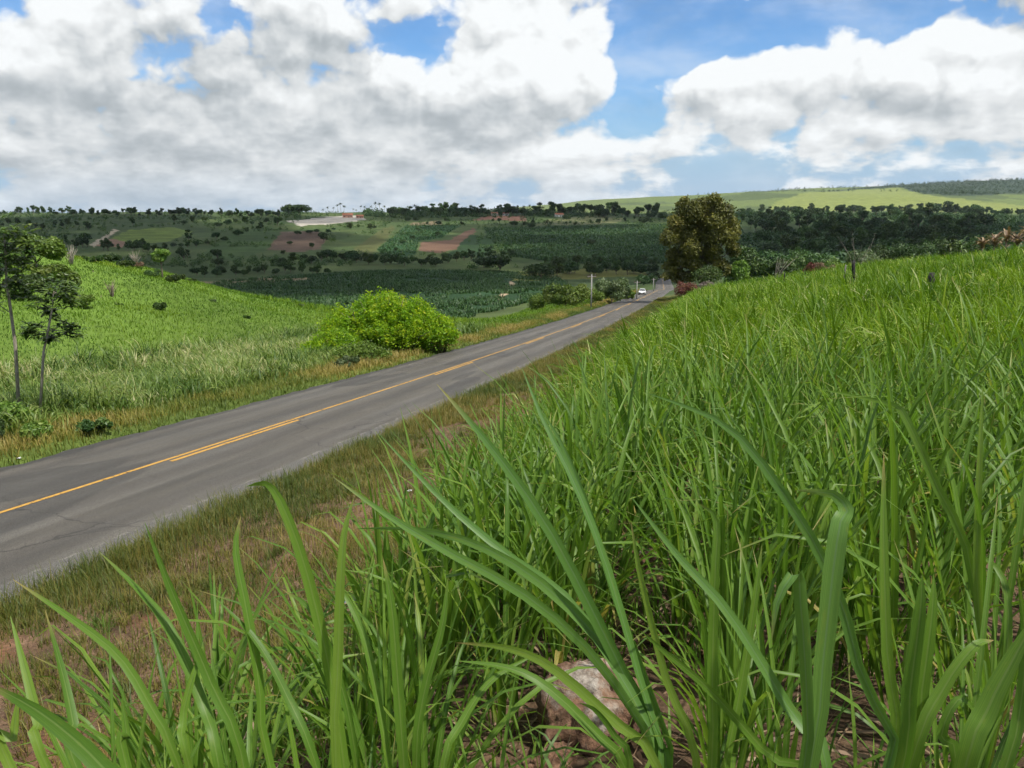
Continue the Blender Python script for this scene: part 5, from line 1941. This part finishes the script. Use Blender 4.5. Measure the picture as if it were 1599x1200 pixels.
# ---------------------------------------------------------------- car
def car():
    Yc = 204.0
    tt = float(np.interp(Yc, _g, _rt))
    dcar = -1.75
    xx, yy = from_ds(np.array([dcar]), np.array([Yc]))
    slope = float(np.interp(Yc, _g, np.gradient(_rz, 1.0)))
    root = empty('car', (float(xx[0]), float(yy[0]), float(zr(Yc)) - .035 + .004))
    root.rotation_euler = (math.atan(slope) * 1.0, 0, -math.atan(tt))      # nose towards the camera (local -Y)
    w = .86
    # side outline from nose (-Y) to tail
    prof_low = [(-2.05, .32), (-2.08, .55), (-2.0, .72), (-1.85, .80), (-.95, .93), (-.2, .97), (1.2, .98), (1.85, .94), (2.02, .80), (2.05, .40), (1.9, .26), (-1.9, .24)]
    mb = MB()
    k = len(prof_low)
    vs = []
    for sx, ins in ((-1, 1.0), (1, 1.0)):
        for (yy_, zz) in prof_low:
            t = .94 if abs(yy_) > 1.9 else 1.0
            vs.append((sx * w * t * (1 - .04 * (zz > .9)), yy_, zz))
    fs = [tuple(range(k - 1, -1, -1)), tuple(range(k, 2 * k))]
    for i in range(k):
        j = (i + 1) % k
        fs.append((i, j, k + j, k + i))
    mb.add(vs, fs)
    cab = [(-.98, .92), (-.30, 1.42), (.25, 1.48), (1.05, 1.44), (1.75, .95)]
    vs = []
    for sx in (-1, 1):
        for (yy_, zz) in cab:
            vs.append((sx * (w - .03 - .24 * (zz - .92) / .55), yy_, zz))
    k = len(cab)
    fs = [tuple(range(k)), tuple(range(2 * k - 1, k - 1, -1))] + [(i + 1, i, k + i, k + i + 1) for i in range(k - 1)]
    mb.add(vs, fs)
    body = mb.build('body', M['car_paint'], root)
    bv = body.modifiers.new('bevel', 'BEVEL')
    bv.width = .04
    bv.segments = 2

    def quad(name, pts, mat):
        q = MB()
        n = len(pts)
        nv = (Vector(pts[1]) - Vector(pts[0])).cross(Vector(pts[2]) - Vector(pts[0])).normalized() * .012
        q.add([Vector(p) + nv for p in pts] + [Vector(p) - nv for p in pts], [tuple(range(n)), tuple(range(2 * n - 1, n - 1, -1))] + [(i, n + i, n + (i + 1) % n, (i + 1) % n) for i in range(n)])
        return q.build(name, M[mat], root)
    quad('windscreen', [(-.74, -.93, .97), (.74, -.93, .97), (.58, -.36, 1.385), (-.58, -.36, 1.385)], 'car_glass')
    quad('rear_window', [(.7, 1.68, 1.0), (-.7, 1.68, 1.0), (-.56, 1.16, 1.38), (.56, 1.16, 1.38)], 'car_glass')
    for s in (-1, 1):
        quad('side_window', [(s * .82, -.72, 1.0), (s * .82, 1.45, 1.0), (s * .63, 1.0, 1.39), (s * .62, -.25, 1.38)], 'car_glass')
        h = MB()
        h.box((s * .62, -2.03, .66), (.34, .12, .15))
        hl = h.build('headlight', M['lamp_glass'], root)
        mr = MB()
        mr.box((s * .98, -.72, 1.02), (.2, .1, .13))
        mr.build('mirror', M['black_plastic'], root)
        for yy_ in (-1.3, 1.28):
            wh = MB()
            wh.tube([(s * .70, yy_, .31), (s * .88, yy_, .31)], [.31, .31], 18)
            wheel = wh.build('wheel', M['rubber'], root)
            rm = MB()
            rm.tube([(s * .87, yy_, .31), (s * .895, yy_, .31)], [.19, .17], 14)
            rm.build('rim', M['steel'], wheel)
    gr = MB()
    gr.box((0, -2.075, .40), (1.5, .08, .26))
    gr.build('bumper_grille', M['black_plastic'], root)
    pl = MB()
    pl.box((0, -2.12, .46), (.4, .02, .13))
    pl.build('number_plate', M['plate'], root)
    return tag(root, 'white car coming up the road towards the viewer', 'car')


car()


# ---------------------------------------------------------------- far farmhouses
def house(px, py, wm, hm, wallm, label, rz=0.3):
    g = hit(px, py, 200, 4000)
    if g is None:
        g = seat(px, 1150)
    root = empty('farmhouse', tuple(g), rz)
    mb = MB()
    d = wm * .6
    mb.box((0, 0, hm / 2 - .4), (wm, d, hm + .8))
    mb.add([(-wm / 2, -d / 2, hm), (-wm / 2, d / 2, hm), (-wm / 2, 0, hm + d * .28), (wm / 2, -d / 2, hm), (wm / 2, d / 2, hm), (wm / 2, 0, hm + d * .28)], [(0, 2, 1), (3, 4, 5)])
    mb.build('wall', M[wallm], root)
    rf = MB()
    e = .5
    for s in (-1, 1):
        y0, z0, y1, z1 = s * (d / 2 + e), hm - e * .5, 0, hm + d * .28 + .12
        vs = [(-wm / 2 - e, y0, z0), (wm / 2 + e, y0, z0), (wm / 2 + e, y1, z1), (-wm / 2 - e, y1, z1)]
        vs += [(a, b, c + .14) for a, b, c in vs]
        rf.add(vs, [(3, 2, 1, 0), (4, 5, 6, 7), (0, 1, 5, 4), (1, 2, 6, 5), (2, 3, 7, 6), (3, 0, 4, 7)])
    rf.build('roof', M['roof_tile'], root)
    dr = MB()
    dr.box((wm * .1, -d / 2 - .02, 1.05), (1.0, .08, 2.1))
    dr.build('door', M['door_wood'], root)
    for q in (-.32, .34):
        wn = MB()
        wn.box((wm * q, -d / 2 - .02, 1.5), (1.3, .08, 1.1))
        wn.build('window', M['window_dark'], root)
    return tag(root, label, 'house')


house(543, 340, 13, 3.2, 'wall_pink', 'pink walled farmhouse with a clay roof at the sandy pit', .2)
house(562, 341, 9, 2.6, 'wall_pink', 'low reddish outbuilding right of the pink farmhouse', .1)
house(772, 337, 9, 3, 'wall_white', 'small pale house in front of the ridge palm grove', .3)
house(790, 337, 8, 3, 'wall_white', 'small pale house right of the other one at the palm grove', -.2)
house(873, 339, 11, 3.2, 'wall_white', 'white farmhouse at the ridge meadow beside dark bushes', .2)
house(940, 331, 8, 3, 'wall_white', 'small white house among the ridge trees left of the large olive tree', .1)


# ---------------------------------------------------------------- air
def haze():
    mb = MB()
    zb, zt = GZ0 - 1.0, max(GZ1 + 25, 60)
    mb.box((0, 0, (zb + zt) / 2), (14200, 14200, zt - zb))
    m, t, o = mat_new('valley_air')
    v = t.node('ShaderNodeVolumePrincipled')
    v.inputs['Color'].default_value = (.80, .88, 1.0, 1)
    v.inputs['Density'].default_value = 0.000028
    v.inputs['Anisotropy'].default_value = .2
    t.l.new(v.outputs[0], o.inputs['Volume'])
    return tag(mb.build('haze', m), 'thin pale blue air over the valley and hills', 'haze', kind='stuff')


haze()


# ---------------------------------------------------------------- cloud over the valley, high above the picture
def cloud(loc, size, seed):
    import bmesh
    g = np.random.default_rng(seed)
    bm = bmesh.new()
    for k in range(105):
        a, q = g.uniform(0, 6.28), math.sqrt(g.random())
        c = Vector((math.cos(a) * q * size[0], math.sin(a) * q * size[1], g.uniform(-.2, .5) * size[2]))
        r = size[2] * g.uniform(.9, 1.6)
        res = bmesh.ops.create_icosphere(bm, subdivisions=3, radius=1.0)
        for v in res['verts']:
            p = v.co.copy()
            f_ = 1 + .35 * (float(fbm(p.x * 2 + k + p.z, p.y * 2 + p.z + 40, 3, seed)) - .5)
            v.co = Vector((p.x * r * 1.5 * f_, p.y * r * 1.5 * f_, max(p.z, -.35) * r * f_)) + c
    me = bpy.data.meshes.new('cloud')
    bm.to_mesh(me)
    bm.free()
    me.polygons.foreach_set('use_smooth', [True] * len(me.polygons))
    m, t, o = mat_new('cloud_vapour')
    df = t.node('ShaderNodeBsdfDiffuse')
    df.inputs[0].default_value = (.9, .9, .9, 1)
    tl = t.node('ShaderNodeBsdfTranslucent')
    tl.inputs[0].default_value = (.9, .9, .92, 1)
    ms = t.node('ShaderNodeMixShader')
    ms.inputs[0].default_value = .5
    t.l.new(df.outputs[0], ms.inputs[1])
    t.l.new(tl.outputs[0], ms.inputs[2])
    tp = t.node('ShaderNodeBsdfTransparent')                # thin vapour: part of the light goes straight through
    m2 = t.node('ShaderNodeMixShader')
    m2.inputs[0].default_value = .55
    t.l.new(ms.outputs[0], m2.inputs[1])
    t.l.new(tp.outputs[0], m2.inputs[2])
    t.l.new(m2.outputs[0], o.inputs[0])
    me.materials.append(m)
    return tag(link('cloud', me, loc=loc), kind='structure')


def cloud_for(px_c, Y, w, dp, z, seed):
    """a cloud whose shadow falls round the ground at photo column px_c, depth Y"""
    gx = (px_c - CX) / F * Y
    k = (z + 30) / math.tan(SUN_EL)
    return cloud((gx + math.sin(SUN_AZ) * k, Y + math.cos(SUN_AZ) * k, z), (w, dp, 45), seed)


cloud_for(790, 770, 800, 470, 355, 5)
